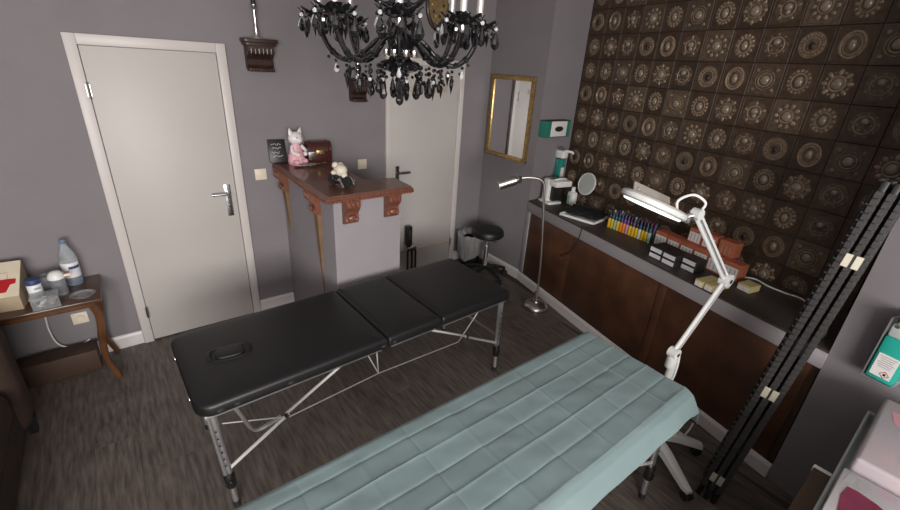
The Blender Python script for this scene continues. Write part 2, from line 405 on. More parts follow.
def beads(g, r, br, n, sx=1.0, sy=1.0, ph=0.0, ln=1.0):
    for i in range(n):
        a = 2 * PI * (i + ph) / n; M = Matrix.Translation((r * sx * math.cos(a), r * sy * math.sin(a), 0.002)) @ Matrix.Rotation(a, 4, 'Z') @ Matrix.Diagonal((ln, 1, 0.55, 1))
        g.ball((0, 0, 0), br, 8, 4, M=M)
def dome(g, r, sx=1.0, sy=1.0, h=0.6, c=(0, 0)):
    g.lathe([(r, 0.0)] + [(r * math.cos(PI / 2 * i / 5), 0.004 + r * h * math.sin(PI / 2 * i / 5)) for i in range(5)] + [(0, 0.004 + r * h)], 16, Matrix.Translation((c[0], c[1], 0)), sx, sy)
def medallion(kind):
    a, b, c = G(), G(), G()          # ornament ring, centre dome, low disc
    c.lathe([(0.070, 0.0), (0.069, 0.0022), (0.050, 0.0034), (0, 0.0036)], 24, None, 0.94 if kind in 'OWws' else 1.0, 1.0)
    if kind == 'S': ring(a, 0.036, 0.005); beads(a, 0.058, 0.013, 10, ln=1.2); dome(b, 0.030)
    elif kind == 'O': ring(a, 0.060, 0.006, 0.9, 1.08); ring(a, 0.046, 0.003, 0.9, 1.08); dome(b, 0.022, 0.9, 1.25)
    elif kind == 'D': ring(a, 0.040, 0.004); beads(a, 0.054, 0.0075, 20); ring(a, 0.064, 0.002); dome(b, 0.018, 0.8, 1.1, 0.4, (0, -0.004))
    elif kind == 'W': ring(a, 0.040, 0.006, 0.92, 1.08); beads(a, 0.054, 0.0095, 14, 0.92, 1.08, ln=1.3); dome(b, 0.024, 0.9, 1.15)
    elif kind == 'L': ring(a, 0.038, 0.006); ring(a, 0.054, 0.003); beads(a, 0.080, 0.011, 4, ph=0.5); dome(b, 0.028, h=0.55)
    elif kind == 'w': ring(a, 0.042, 0.005, 0.95, 1.05); beads(a, 0.057, 0.009, 16, 0.95, 1.05); dome(b, 0.026, 0.9, 1.1)
    elif kind == 's': ring(a, 0.036, 0.004, 0.9, 1.1); beads(a, 0.050, 0.008, 12, 0.9, 1.1); dome(b, 0.022)
    elif kind == 'F': ring(a, 0.037, 0.0065); beads(a, 0.060, 0.012, 8, ln=1.5); beads(a, 0.060, 0.006, 8, ph=0.5); dome(b, 0.030)
    elif kind == 'C': ring(a, 0.045, 0.005); beads(a, 0.059, 0.006, 9, ph=0.25); beads(a, 0.030, 0.007, 6); dome(b, 0.020, h=0.8, c=(0, 0.018))
    else: ring(a, 0.040, 0.005); beads(a, 0.056, 0.010, 5, ph=0.25, ln=1.4); dome(b, 0.022, 1.1, 0.9, 0.7, (0, 0.008)); dome(b, 0.014, h=0.7, c=(0.004, -0.018))
    oa = a.build('medallion', 'medallion'); ob = b.build('boss', 'medallion_dark' if kind == 'D' else 'medallion_dome'); oc = c.build('disc', 'medallion_disc'); r = (oa.data, ob.data, oc.data); bpy.data.objects.remove(oc)
    bpy.data.objects.remove(oa); bpy.data.objects.remove(ob); return r
MED = {k: medallion(k) for k in 'SODWLwsFCU'}
RM = Matrix(((t3.x, 0, n3.x, 0), (t3.y, 0, n3.y, 0), (0, 1, 0, 0), (0, 0, 0, 1)))
for r in range(10):
    zt = 2.521 + TZ - TZ * r; typ = 'CAB'[r % 3]
    for cidx in range(13):
        k = ROWS[typ][cidx]; s = 0.012 + TP * (cidx + 0.5)
        p = P0 + t3 * s + n3 * -0.006
        o = bpy.data.objects.new('tile', TM['l' if k in 'SL' else 'd']); COL.objects.link(o); o.parent = wall_alcove
        o.matrix_local = Matrix.Translation((p.x, p.y, zt - TZ / 2)) @ RM
        for nm, me in zip(('medallion', 'boss', 'disc'), MED[k] if k not in 'L' else MED[k][:2]):
            q_ = bpy.data.objects.new(nm, me); COL.objects.link(q_); q_.parent = o; q_.location = (0, 0, 0.002)

# ------------------------------------------------------------------ cabinet, trim, worktop
cb = thing('built_in_cabinet', 'long low cabinet with reddish brown veneer doors built into the alcove', 'cabinet', tuple(CB(0, 0, 0)), TH)
MC = Matrix.Translation(CB(0, 0, 0)) @ Matrix.Rotation(TH, 4, 'Z')        # local x = along front, y = depth
g = G(); g.box((1.276, 0.21, 0.375), (2.53, 0.38, 0.74), M=MC); g.build('body', 'brown_box', cb, smooth=False)
for a, b in ((0.062, 0.688), (0.694, 1.585), (1.655, 2.515)):
    g = G(); g.box(((a + b) / 2, 0.009, 0.425), (b - a, 0.018, 0.65), M=MC, bev=0.003); g.build('door', 'burl', cb)
g = G(); g.box((1.62, 0.006, 0.425), (0.062, 0.022, 0.65), M=MC, bev=0.003); g.build('stile', 'burl', cb)
for s in (0.60, 2.43):
    g = G(); g.cyl(MC @ Vector((s, 0.0, 0.5)), MC @ Vector((s, -0.002, 0.5)), 0.008, 12); g.build('keyhole', 'darkmetal', cb)
tr = G(); tr.box((1.2765, 0.006, 0.797), (2.553, 0.03, 0.090), M=MC, bev=0.003); struct(tr.build('trim_1', 'podium'))
tr = G(); tr.box((0.030, 0.006, 0.4235), (0.056, 0.03, 0.656), M=MC, bev=0.003); struct(tr.build('trim_2', 'podium'))
wt = G(); 
f0, f1 = CB(0.002, -0.004, 0), CB(2.551, -0.004, 0); b0 = P0 + n3 * 0.010 + t3 * 0.01; b1 = P0 + t3 * 2.52 + n3 * 0.010
wt.prism([(f0.x, f0.y), (f1.x, f1.y), (b1.x, b1.y), (b0.x, b0.y)], 0.843, 0.857)
tag(wt.build('worktop', 'worktop', smooth=False), 'dark wood-look worktop running along the alcove above the brown cabinet', 'worktop')
ZW = 0.857
#@@OBJECTS
# ------------------------------------------------------------------ wall mirror, picture, corbels
m1 = (K - O).normalized(); nm_ = Vector((m1.y, -m1.x))              # into the room
def MW(s, off, z): p = O + m1 * s + nm_ * off; return Vector((p.x, p.y, z))
M_ = Matrix(((m1.x, 0, nm_.x, O.x + m1.x * 0.355), (m1.y, 0, nm_.y, O.y + m1.y * 0.355), (0, 1, 0, 1.573), (0, 0, 0, 1)))
M_ = M_ @ Matrix.Translation((0, 0, 0.004))
wm = thing('wall_mirror', 'rectangular mirror in an ornate gold frame on the grey side wall', 'mirror', tuple(MW(0.355, 0, 1.19)))
hw, hh, fw = 0.295, 0.385, 0.042
for (cx, cy, sx, sy) in ((0, hh - fw / 2, 2 * hw, fw), (0, -hh + fw / 2, 2 * hw, fw), (-hw + fw / 2, 0, fw, 2 * hh - 2 * fw), (hw - fw / 2, 0, fw, 2 * hh - 2 * fw)):
    g = G(); g.box((cx, cy, 0.013), (sx, sy, 0.026), M=M_, bev=0.006)
    L_ = max(sx, sy); n = int(L_ / 0.028)
    for i in range(n):
        u = -L_ / 2 + (i + 0.5) * L_ / n
        g.ball((cx + (u if sx > sy else 0), cy + (u if sy > sx else 0), 0.026), 0.010, 6, 4, (1, 1, 0.6), M=M_)
    g.build('frame_side', 'gold', wm)
g = G(); g.box((0, 0, 0.008), (2 * hw - 2 * fw + .004, 2 * hh - 2 * fw + .004, 0.006), M=M_); g.build('glass', 'mirror_glass', wm, smooth=False)
ov = thing('oval_plaque', 'oval gilt plaque in a dark frame high on the grey wall', 'plaque', (2.55, 0, 2.27))
MO = Matrix.Translation((2.55, -0.002, 2.47)) @ Matrix.Rotation(PI / 2, 4, 'X')
g = G(); g.lathe([(0, 0), (0.16, 0), (0.16, 0.018), (0.145, 0.026), (0.128, 0.018), (0.125, 0.010), (0, 0.010)], 32, MO, 0.78, 1.22); g.build('frame', 'dark_corbel', ov)
g = G(); g.lathe([(0, 0.011), (0.124, 0.011), (0.124, 0.013), (0, 0.015)], 32, MO, 0.78, 1.22); pl = g.build('gilt_panel', 'gilt', ov)
for i in range(10):
    a = 2 * PI * i / 10; g = G(); g.ball((0.07 * math.cos(a) * 0.8, 0.07 * math.sin(a) * 1.25, 0.014), 0.014, 8, 4, (1, 1, 0.4), M=MO); g.build('relief_leaf', 'gold' if i % 2 else 'dark_corbel', ov)

def corbel_profile_mesh(g, x, y0, z, wd, hgt, dep, M=None):
    """scroll bracket: cap on top, S-scroll in profile, base; hangs from z downwards, back at y0, projecting to -y"""
    capz = hgt * 0.16
    pr = [(0, 0), (dep, 0), (dep * 0.98, -hgt * 0.10), (dep * 1.0, -hgt * 0.25), (dep * 0.86, -hgt * 0.38), (dep * 0.62, -hgt * 0.48), (dep * 0.50, -hgt * 0.60), (dep * 0.56, -hgt * 0.70), (dep * 0.60, -hgt * 0.80), (dep * 0.52, -hgt * 0.92), (dep * 0.3, -hgt), (0, -hgt)]
    vs = []; n = len(pr)
    for sx in (-1, 1):
        for d, zz in pr: vs.append((x + sx * wd / 2, y0 - d, z + zz))
    fs = [tuple(range(n)), tuple(range(n, 2 * n))[::-1]] + [(i, (i + 1) % n, n + (i + 1) % n, n + i) for i in range(n)]
    g.add(vs, fs, M)
def wall_corbel(x, z0, wtop, h, label, lc, fluted=True):
    t = thing('wall_corbel', label, 'corbel', (x, 0, z0), group='dark carved wall corbels')
    g = G(); g.box((x, -0.065, z0 - 0.0125), (wtop, 0.13, 0.025), bev=0.004); g.box((x, -0.057, z0 - 0.034), (wtop * 0.92, 0.114, 0.018), bev=0.003); g.build('shelf', 'dark_corbel', t)
    g = G(); corbel_profile_mesh(g, x, 0, z0 - 0.043, wtop * 0.80, h - 0.06, 0.10); g.build('scroll', 'dark_corbel', t)
    for i in range(6):
        xx = x + (i - 2.5) * wtop * 0.12; g = G(); g.tube([(xx, -0.100, z0 - 0.06), (xx, -0.100, z0 - 0.09), (xx, -0.085, z0 - 0.105), (xx, -0.06, z0 - 0.12)], 0.006, 6); g.build('flute', 'dark_corbel', t)
    g = G(); g.box((x, -0.042, z0 - h + 0.012), (wtop * 0.78, 0.084, 0.024), bev=0.006)
    for i in range(7): g.ball((x + (i - 3) * wtop * 0.105, -0.084, z0 - h + 0.012), 0.009, 6, 4)
    g.build('foot_moulding', 'dark_corbel', t)
    c = thing('candlestick', lc, 'candlestick', (x - 0.01, -0.065, z0))
    MM = Matrix.Translation((x - 0.01, -0.065, z0))
    g = G(); g.lathe([(0, 0), (0.036, 0), (0.034, 0.008), (0.018, 0.014), (0.014, 0.03), (0.016, 0.045), (0.011, 0.08), (0.012, 0.15), (0.016, 0.165), (0.014, 0.175), (0.020, 0.185), (0.022, 0.20), (0, 0.20)], 16, MM); g.build('stem', 'silver', c)
    g = G(); g.lathe([(0, 0.20), (0.014, 0.20), (0.014, 0.34), (0.011, 0.345), (0, 0.345)], 12, MM); g.build('candle', 'black_plastic', c)
wall_corbel(1.03, 2.095, 0.215, 0.205, 'dark carved wooden corbel shelf on the wall right beside the wide white door', 'slim silver candlestick on the corbel shelf right beside the wide white door')
wall_corbel(1.768, 1.868, 0.16, 0.175, 'dark carved wooden corbel shelf on the wall between the switch and the chandelier', 'slim silver candlestick on the corbel shelf between the two doors')

# ------------------------------------------------------------------ podium with L-shaped wooden top
PT = 1.248
pd = thing('reception_podium', 'grey painted podium with an L-shaped carved brown wooden top against the wall', 'podium', (1.35, -0.5, 0))
g = G(); g.prism([(1.112, -0.001), (1.40, -0.001), (1.40, -0.80), (1.60, -0.80), (1.60, -0.975), (1.112, -0.975)], 0.0, PT - 0.04); g.build('body', 'podium', pd, smooth=False)
g = G(); poly = [(1.045, -0.001), (1.465, -0.001), (1.455, -0.745), (1.675, -0.785), (1.655, -1.058), (1.04, -1.058)]
def inset(poly, d):
    n = len(poly); out = []; cx = 0
    P = [Vector(p) for p in poly]
    ar = sum(P[i].x * P[(i + 1) % n].y - P[(i + 1) % n].x * P[i].y for i in range(n)); sg = 1 if ar > 0 else -1
    for i in range(n):
        a, b, c = P[i - 1], P[i], P[(i + 1) % n]
        d1 = (b - a).normalized(); d2 = (c - b).normalized(); n1 = Vector((-d1.y, d1.x)) * sg; n2_ = Vector((-d2.y, d2.x)) * sg
        k = (n1 + n2_); k = k / max(0.2, k.dot(n1)); v = b + k * d
        if b.y > -0.01: v.y = b.y
        out.append((v.x, v.y))
    return out
lay = [(PT - 0.042, 0.012), (PT - 0.034, 0.004), (PT - 0.022, 0.0), (PT - 0.014, 0.003), (PT - 0.008, 0.010), (PT, 0.014)]
vs = []; n = len(poly)
for z, d in lay: vs += [(p[0], p[1], z) for p in inset(poly, d)]
fs = [(l * n + i, l * n + (i + 1) % n, (l + 1) * n + (i + 1) % n, (l + 1) * n + i) for l in range(len(lay) - 1) for i in range(n)] + [tuple(range(n)), tuple((len(lay) - 1) * n + i for i in range(n))]
g.add(vs, fs); top = g.build('podium_top', 'counter_wood', pd, ang=20)
g = G()
for i in range(26): g.ball((1.06 + 0.0229 * i, -1.055, PT - 0.036), 0.0105, 6, 4, (1, 0.7, 0.9))
for i in range(10): g.ball((1.658 + 0.002 * i, -1.04 + 0.027 * i, PT - 0.036), 0.0105, 6, 4, (0.7, 1, 0.9))
for i in range(40): g.ball((1.043, -0.02 - 0.026 * i, PT - 0.036), 0.0105, 6, 4, (0.7, 1, 0.9))
b_ = g.build('bead_moulding', 'corbel_wood', top); b_['kind'] = 'stuff'
def podium_corbel(M):
    g = G(); corbel_profile_mesh(g, 0, 0, PT - 0.043, 0.095, 0.165, 0.075, M); c = g.build('corbel', 'corbel_wood', pd)
    for p, r_, s_ in [((sx, -0.074, PT - 0.075), 0.016, (0.8, 0.6, 1.5)) for sx in (-0.03, 0, 0.03)] + [((0, -0.050, PT - 0.165), 0.022, (1.4, 0.6, 1))] + [((sx, -0.040, PT - 0.18), 0.014, (0.8, 0.8, 1.2)) for sx in (-0.033, 0.033)]:
        g = G(); g.ball(p, r_, 8, 5, s_, M=M); g.build('carved_leaf', 'corbel_wood', c)
for x in (1.215, 1.515): podium_corbel(Matrix.Translation((x, -0.975, 0)))
for y in (-0.10, -0.72): podium_corbel(Matrix.Translation((1.112, y, 0)) @ Matrix.Rotation(-PI / 2, 4, 'Z'))
for y, zb in ((-0.11, 0.66), (-0.74, 0.42)):
    g = G(); X_ = 1.112; g.add([(X_, y - 0.035, PT - 0.2), (X_, y + 0.03, PT - 0.2), (X_ - 0.030, y + 0.03, PT - 0.2), (X_ - 0.030, y - 0.035, PT - 0.2), (X_, y, zb), (X_ - 0.003, y, zb)], [(0, 1, 2, 3), (0, 3, 5, 4), (1, 4, 5, 2), (3, 2, 5), (0, 4, 1)]); g.build('wood_wedge', 'brown_stain', pd, smooth=False)

# things on the podium
def at(p): return tuple(p)
sg = thing('chalk_sign', 'small black sign with white handwriting on the podium against the wall', 'sign', (1.095, -0.045, PT), -0.1)
MS = Matrix.Translation((1.086, -0.050, PT + 0.004)) @ Matrix.Rotation(-0.1, 4, 'Z') @ Matrix.Rotation(math.radians(-14), 4, 'X') @ Matrix.Scale(1.2, 4)
g = G(); g.box((0, 0, 0.072), (0.105, 0.012, 0.145), M=MS, bev=0.004); bd = g.build('board', 'black_plastic', sg)
random.seed(3)
for ln_ in range(4):
    zz = 0.115 - 0.026 * ln_; xs = -0.035 + 0.006 * (ln_ % 2); pts = [(xs + 0.0065 * k, -0.0075, zz + random.uniform(-0.008, 0.008)) for k in range(10 - ln_ % 3)]
    g = G(); g.tube([MS @ Vector(p) for p in pts], 0.0016, 5); g.build('chalk_line', 'label_white', sg)
cf = thing('cat_figurine', 'white ceramic cat figurine with pink clothes sitting on the podium', 'figurine', (1.195, -0.09, PT))
MM = Matrix.Translation((1.206, -0.10, PT)) @ Matrix.Rotation(0.35, 4, 'Z') @ Matrix.Scale(1.15, 4)
g = G(); g.lathe([(0, 0), (0.055, 0), (0.060, 0.02), (0.056, 0.05), (0.044, 0.085), (0.034, 0.115), (0.03, 0.13), (0, 0.135)], 18, MM, 1, 0.85)
g.ball((-0.035, -0.035, 0.018), 0.024, 10, 6, (0.9, 1.3, 0.8), M=MM); g.ball((0.035, -0.035, 0.018), 0.024, 10, 6, (0.9, 1.3, 0.8), M=MM); g.build('body', 'pink', cf)
g = G(); g.ball((0, -0.005, 0.165), 0.047, 16, 10, (1.1, 0.92, 0.92), M=MM)
for s in (-1, 1): g.lathe([(0.020, 0), (0.014, 0.02), (0, 0.042)], 10, MM @ Matrix.Translation((s * 0.032, -0.003, 0.193)) @ Matrix.Rotation(s * 0.35, 4, 'Y'), 1, 0.55)
g.ball((0, -0.046, 0.155), 0.016, 10, 6, (1.2, 0.7, 0.8), M=MM); hd = g.build('head', 'white_ceramic', cf)
for s in (-1, 1):
    g = G(); g.ball((s * 0.019, -0.043, 0.175), 0.0045, 8, 5, M=MM); g.build('eye', 'black_plastic', hd)
    g = G(); g.tube(spline([MM @ Vector(p) for p in ((s * 0.036, -0.005, 0.115), (s * 0.052, -0.03, 0.085), (s * 0.03, -0.052, 0.07))], 4), 0.013, 8); g.ball((s * 0.03, -0.055, 0.068), 0.015, 8, 6, M=MM); g.build('arm', 'white_ceramic', cf)
g = G(); g.tube(spline([MM @ Vector(p) for p in ((-0.01, 0.04, 0.02), (0.015, 0.052, 0.03), (0.035, 0.05, 0.06))], 5), 0.011, 8); g.build('tail', 'white_ceramic', cf)
ch = thing('treasure_chest', 'dark red wooden chest with a brass clasp on the podium', 'chest', (1.355, -0.115, PT))
MM = Matrix.Translation((1.383, -0.090, PT)) @ Matrix.Rotation(-0.12, 4, 'Z') @ Matrix.Scale(1.08, 4)
g = G(); g.box((0, 0, 0.042), (0.17, 0.12, 0.084), M=MM, bev=0.004); g.build('box', 'chest', ch)
g = G(); pr = [(0.06 * math.cos(a), 0.085 + 0.062 * math.sin(a)) for a in [PI * i / 10 for i in range(11)]]
vs = [(sx * 0.087, p[0], p[1]) for sx in (-1, 1) for p in pr]; k = len(pr)
g.add(vs, [tuple(range(k)), tuple(range(k, 2 * k))[::-1]] + [(i, (i + 1) % k, k + (i + 1) % k, k + i) for i in range(k)], MM); ld = g.build('lid', 'chest', ch)
for sx in (-0.06, 0.06):
    g = G(); g.tube([MM @ Vector((sx, 0.0615 * math.cos(a), 0.085 + 0.0635 * math.sin(a))) for a in [PI * i / 10 for i in range(11)]], 0.004, 6); g.build('band', 'chest', ld)
g = G(); g.box((0, -0.062, 0.078), (0.055, 0.006, 0.026), M=MM, bev=0.002); g.ball((0, -0.066, 0.072), 0.009, 8, 6, M=MM); g.build('clasp', 'gold', ch)
pt_ = thing('silver_tray', 'shallow oval silver tray lying on the podium before the chest', 'tray', (1.24, -0.215, PT))
g = G(); g.lathe([(0, 0.001), (0.085, 0.001), (0.10, 0.008), (0.118, 0.011), (0.120, 0.014), (0.10, 0.012), (0.085, 0.005), (0, 0.005)], 28, Matrix.Translation((1.25, -0.225, PT)), 1.0, 0.42); g.build('dish', 'silver', pt_)
g = G(); g.tube([(1.37, -0.205, PT + 0.012), (1.39, -0.215, PT + 0.013), (1.395, -0.23, PT + 0.013), (1.37, -0.235, PT + 0.012)], 0.004, 6); g.build('handle', 'silver', pt_)
fg = thing('rider_figurine', 'small cream skull-headed rider figurine on a black and silver bike', 'figurine', (1.225, -0.85, PT))
MM = Matrix.Translation((1.225, -0.85, PT)) @ Matrix.Rotation(0.45, 4, 'Z')
g = G(); g.ball((0, 0, 0.105), 0.043, 14, 10, (1, 1.05, 0.9), M=MM); g.ball((0, -0.03, 0.078), 0.024, 10, 6, (1.05, 0.8, 0.8), M=MM); g.ball((-0.012, 0.03, 0.135), 0.022, 10, 6, M=MM); g.ball((0.028, 0.022, 0.125), 0.024, 10, 6, M=MM); g.build('skull', 'ivory', fg)
g = G(); g.ball((-0.058, 0.004, 0.10), 0.017, 8, 6, (1.3, 1, 0.9), M=MM); g.build('hand', 'ivory', fg)
g = G(); g.ball((0, 0.02, 0.05), 0.040, 12, 8, (1.1, 1.2, 0.9), M=MM); g.tube([MM @ Vector(p) for p in ((-0.07, -0.01, 0.07), (-0.03, 0.0, 0.07), (0.03, 0, 0.07), (0.07, 0.0, 0.065))], 0.010, 8); g.build('body', 'black_plastic', fg)
for yy in (-0.045, 0.065):
    g = G(); g.lathe([(0.012, -0.012), (0.034, -0.012), (0.036, 0), (0.034, 0.012), (0.012, 0.012)], 18, MM @ Matrix.Translation((0.0, yy, 0.0365)) @ Matrix.Rotation(PI / 2, 4, 'Y')); g.build('wheel', 'black_rubber', fg)
for sx in (-0.05, 0.045):
    g = G(); g.tube([MM @ Vector(p) for p in ((sx, 0.02, 0.06), (sx * 1.05, -0.04, 0.05), (sx * 1.1, -0.065, 0.012))], 0.0085, 8); g.build('exhaust_pipe', 'silver', fg)
g = G(); g.tube([MM @ Vector(p) for p in ((0.06, 0.0, 0.03), (0.085, -0.01, 0.02), (0.12, -0.015, 0.012))], 0.006, 6); g.ball((0.12, -0.015, 0.012), 0.011, 8, 6, M=MM); g.build('foot_peg', 'silver', fg)

# folded black hand trolley by the narrow door
hc = thing('folding_trolley', 'small folded black luggage trolley leaning by the door beside the podium', 'trolley', (2.27, -0.12, 0))
g = G(); g.box((2.245, -0.095, 0.445), (0.062, 0.05, 0.20), bev=0.008); g.build('grip_block', 'black_plastic', hc)
g = G(); g.box((2.245, -0.124, 0.46), (0.03, 0.008, 0.10), bev=0.002); g.build('latch', 'darkmetal', hc)
g = G(); g.box((2.265, -0.11, 0.325), (0.11, 0.05, 0.03), bev=0.008); g.build('clamp', 'silver', hc)
for k, (dx, w_) in enumerate(((-0.012, 0.05), (0.035, 0.042))):
    g = G(); cx = 2.262 + dx; g.tube([(cx - w_ / 2, -0.12, 0.014), (cx - w_ / 2, -0.115, 0.27)] + arc((cx, -0.115, 0.28), w_ / 2, PI, 0, 6) + [(cx + w_ / 2, -0.115, 0.27), (cx + w_ / 2, -0.12, 0.014)], 0.011, 8); g.build('frame_loop', 'black_plastic', hc)
g = G(); g.lathe([(0, -0.01), (0.03, -0.01), (0.03, 0.01), (0, 0.01)], 14, Matrix.Translation((2.30, -0.155, 0.03)) @ Matrix.Rotation(PI / 2, 4, 'Y')); g.build('wheel', 'darkmetal', hc)

# ------------------------------------------------------------------ stool, bin, floor lamp
st = thing('swivel_stool', 'black round swivel stool with chrome gas lift by the grey corner', 'stool', (2.93, -0.50, 0))
sx_, sy_ = 2.93, -0.50; MM = Matrix.Translation((sx_, sy_, 0))
g = G(); g.lathe([(0, 0.455), (0.145, 0.455), (0.158, 0.465), (0.162, 0.485), (0.160, 0.51), (0.148, 0.527), (0.12, 0.533), (0, 0.536)], 36, MM); s_ = g.build('seat', 'black_leather', st)
g = G(); g.tube([(sx_ + 0.163 * math.cos(2 * PI * i / 36), sy_ + 0.163 * math.sin(2 * PI * i / 36), 0.480) for i in range(36)], 0.004, 6, closed=True); g.build('piping', 'black_plastic', s_)
g = G(); g.cyl((sx_, sy_, 0.30), (sx_, sy_, 0.456), 0.013, 14); g.build('piston', 'chrome', st)
g = G(); g.lathe([(0, 0.10), (0.030, 0.10), (0.026, 0.12), (0.024, 0.33), (0.030, 0.335), (0.030, 0.35), (0, 0.352)], 18, MM); g.build('gas_lift', 'chrome', st)
g = G(); g.tube([(sx_, sy_ + 0.0, 0.445), (sx_ - 0.02, sy_ - 0.10, 0.44), (sx_ - 0.02, sy_ - 0.15, 0.435)], 0.005, 6); g.build('height_lever', 'black_plastic', st)
for i in range(5):
    a = 2 * PI * i / 5 - 0.35; d = Vector((math.cos(a), math.sin(a), 0)); b = Vector((sx_, sy_, 0))
    g = G(); g.tube([b + Vector((0, 0, 0.115)), b + d * 0.12 + Vector((0, 0, 0.105)), b + d * 0.235 + Vector((0, 0, 0.075))], [0.024, 0.02, 0.014], 8); lg = g.build('base_leg', 'black_plastic', st)
    g = G(); e = b + d * 0.235; g.cyl(e + Vector((0, 0, 0.05)), e + Vector((0, 0, 0.08)), 0.008, 8)
    tt = Vector((-d.y, d.x, 0))
    for s in (-1, 1): g.cyl(e + tt * (s * 0.006) + Vector((0, 0, 0.027)), e + tt * (s * 0.024) + Vector((0, 0, 0.027)), 0.027, 14)
    g.build('caster', 'black_rubber', lg)
bn = thing('waste_bin', 'black waste bin with a crumpled translucent grey bag behind the stool', 'bin', (2.99, -0.19, 0))
MM = Matrix.Translation((2.99, -0.19, 0))
g = G(); g.lathe([(0, 0.0), (0.10, 0.0), (0.125, 0.30), (0.130, 0.305), (0.122, 0.302), (0.098, 0.01), (0, 0.008)], 24, MM); g.build('bucket', 'black_plastic', bn)
random.seed(11); g = G(); n, k = 40, 9; vs = []
for j in range(k):
    for i in range(n):
        a = 2 * PI * i / n; t = j / (k - 1); ns = noise.noise(Vector((math.cos(a) * 2.2, math.sin(a) * 2.2, t * 2 + 5))) ; fl = 0.014 * math.sin(a * 9 + t * 3)
        if t < 0.6: z = 0.12 + 0.26 * t / 0.6 + 0.03 * ns; r_ = 0.133 + 0.012 * t + abs(fl) * (0.5 + t) + 0.012 * ns
        else: z = 0.38 - 0.05 * (t - 0.6) / 0.4 + 0.05 * ns; r_ = 0.145 - 0.05 * (t - 0.6) / 0.4 + fl + 0.02 * ns
        if j == 0: z += 0.04 * math.sin(a * 3)
        vs.append((r_ * math.cos(a), r_ * math.sin(a), z))
g.add(vs, [(j * n + i, j * n + (i + 1) % n, (j + 1) * n + (i + 1) % n, (j + 1) * n + i) for j in range(k - 1) for i in range(n)], MM); g.build('liner_bag', 'grey_bag', bn, ang=25)

fl = thing('floor_lamp', 'slim brushed nickel floor lamp with a bent neck beside the brown cabinet', 'lamp', (2.91, -1.245, 0))
MM = Matrix.Translation((2.91, -1.245, 0))
g = G(); g.lathe([(0, 0), (0.110, 0), (0.114, 0.008), (0.114, 0.022), (0.108, 0.036), (0.092, 0.050), (0.065, 0.060), (0.035, 0.066), (0.03, 0.076), (0.016, 0.082), (0.014, 0.11), (0, 0.11)], 36, MM); g.build('base', 'nickel', fl)
stem = spline([(2.91, -1.245, 0.09), (2.898, -1.237, 0.45), (2.872, -1.218, 0.80), (2.845, -1.198, 1.10), (2.835, -1.19, 1.17), (2.80, -1.162, 1.205), (2.74, -1.115, 1.212), (2.675, -1.065, 1.202)], 8)
g = G(); g.tube(stem, 0.010, 12); g.build('stem', 'nickel', fl)
g = G(); g.cyl((2.905, -1.242, 0.10), (2.902, -1.24, 0.17), 0.016, 12); g.build('collar', 'nickel', fl)
hv = Vector((2.545, -0.965, 1.135)) - Vector((2.675, -1.065, 1.198)); hv.normalize(); h0 = Vector((2.69, -1.077, 1.203))
g = G(); g.tube([h0, h0 + hv * 0.012, h0 + hv * 0.03, h0 + hv * 0.04, h0 + hv * 0.05, h0 + hv * 0.17, h0 + hv * 0.19], [0.016, 0.032, 0.037, 0.028, 0.038, 0.041, 0.041], 18); hd = g.build('lamp_head', 'nickel', fl)
for f_ in (0.07, 0.085, 0.10):
    g = G(); g.tube([h0 + hv * f_, h0 + hv * (f_ + 0.006)], 0.0425, 18); g.build('cooling_rib', 'nickel', hd)
g = G(); g.cyl(h0 + hv * 0.188, h0 + hv * 0.193, 0.036, 18); g.build('lens', 'white_plastic', hd)

# ------------------------------------------------------------------ massage tables
def table_leg(parent, top, foot, mlist=('alu', 'black_plastic', 'alu')):
    top, foot = Vector(top), Vector(foot); d = foot - top; L_ = d.length; u = d / L_
    g = G()
    side = Vector((1, 0, 0)); 
    for s in (-0.011, 0.011): g.tube([top + side * s, top + u * (L_ * 0.66) + side * s * 0.8], 0.0115, 8)
    g.tube([top, top + u * (L_ * 0.66)], 0.012, 4)
    lg = g.build('leg', 'alu', parent)
    for i in range(6):
        p = top + u * (L_ * (0.18 + 0.07 * i)); g = G(); g.cyl(p + Vector((0, -0.0135, 0)), p + Vector((0, -0.016, 0)), 0.0045, 8); g.build('hole', 'black_plastic', lg)
    g = G(); g.tube([top + u * (L_ * 0.63), top + u * (L_ * 0.65), top + u * (L_ * 0.76), top + u * (L_ * 0.78)], [0.02, 0.025, 0.024, 0.018], 12); g.ball(tuple(top + u * (L_ * 0.69) + Vector((0, -0.026, 0))), 0.010, 8, 6); g.build('collar', 'black_plastic', lg)
    g = G(); g.tube([top + u * (L_ * 0.75), foot - u * 0.02], 0.014, 10); g.build('lower_tube', 'alu', lg)
    g = G(); g.tube([foot - u * 0.035, foot], 0.0165, 10); g.build('rubber_foot', 'black_rubber', lg)
    return lg
PADH = 0.66
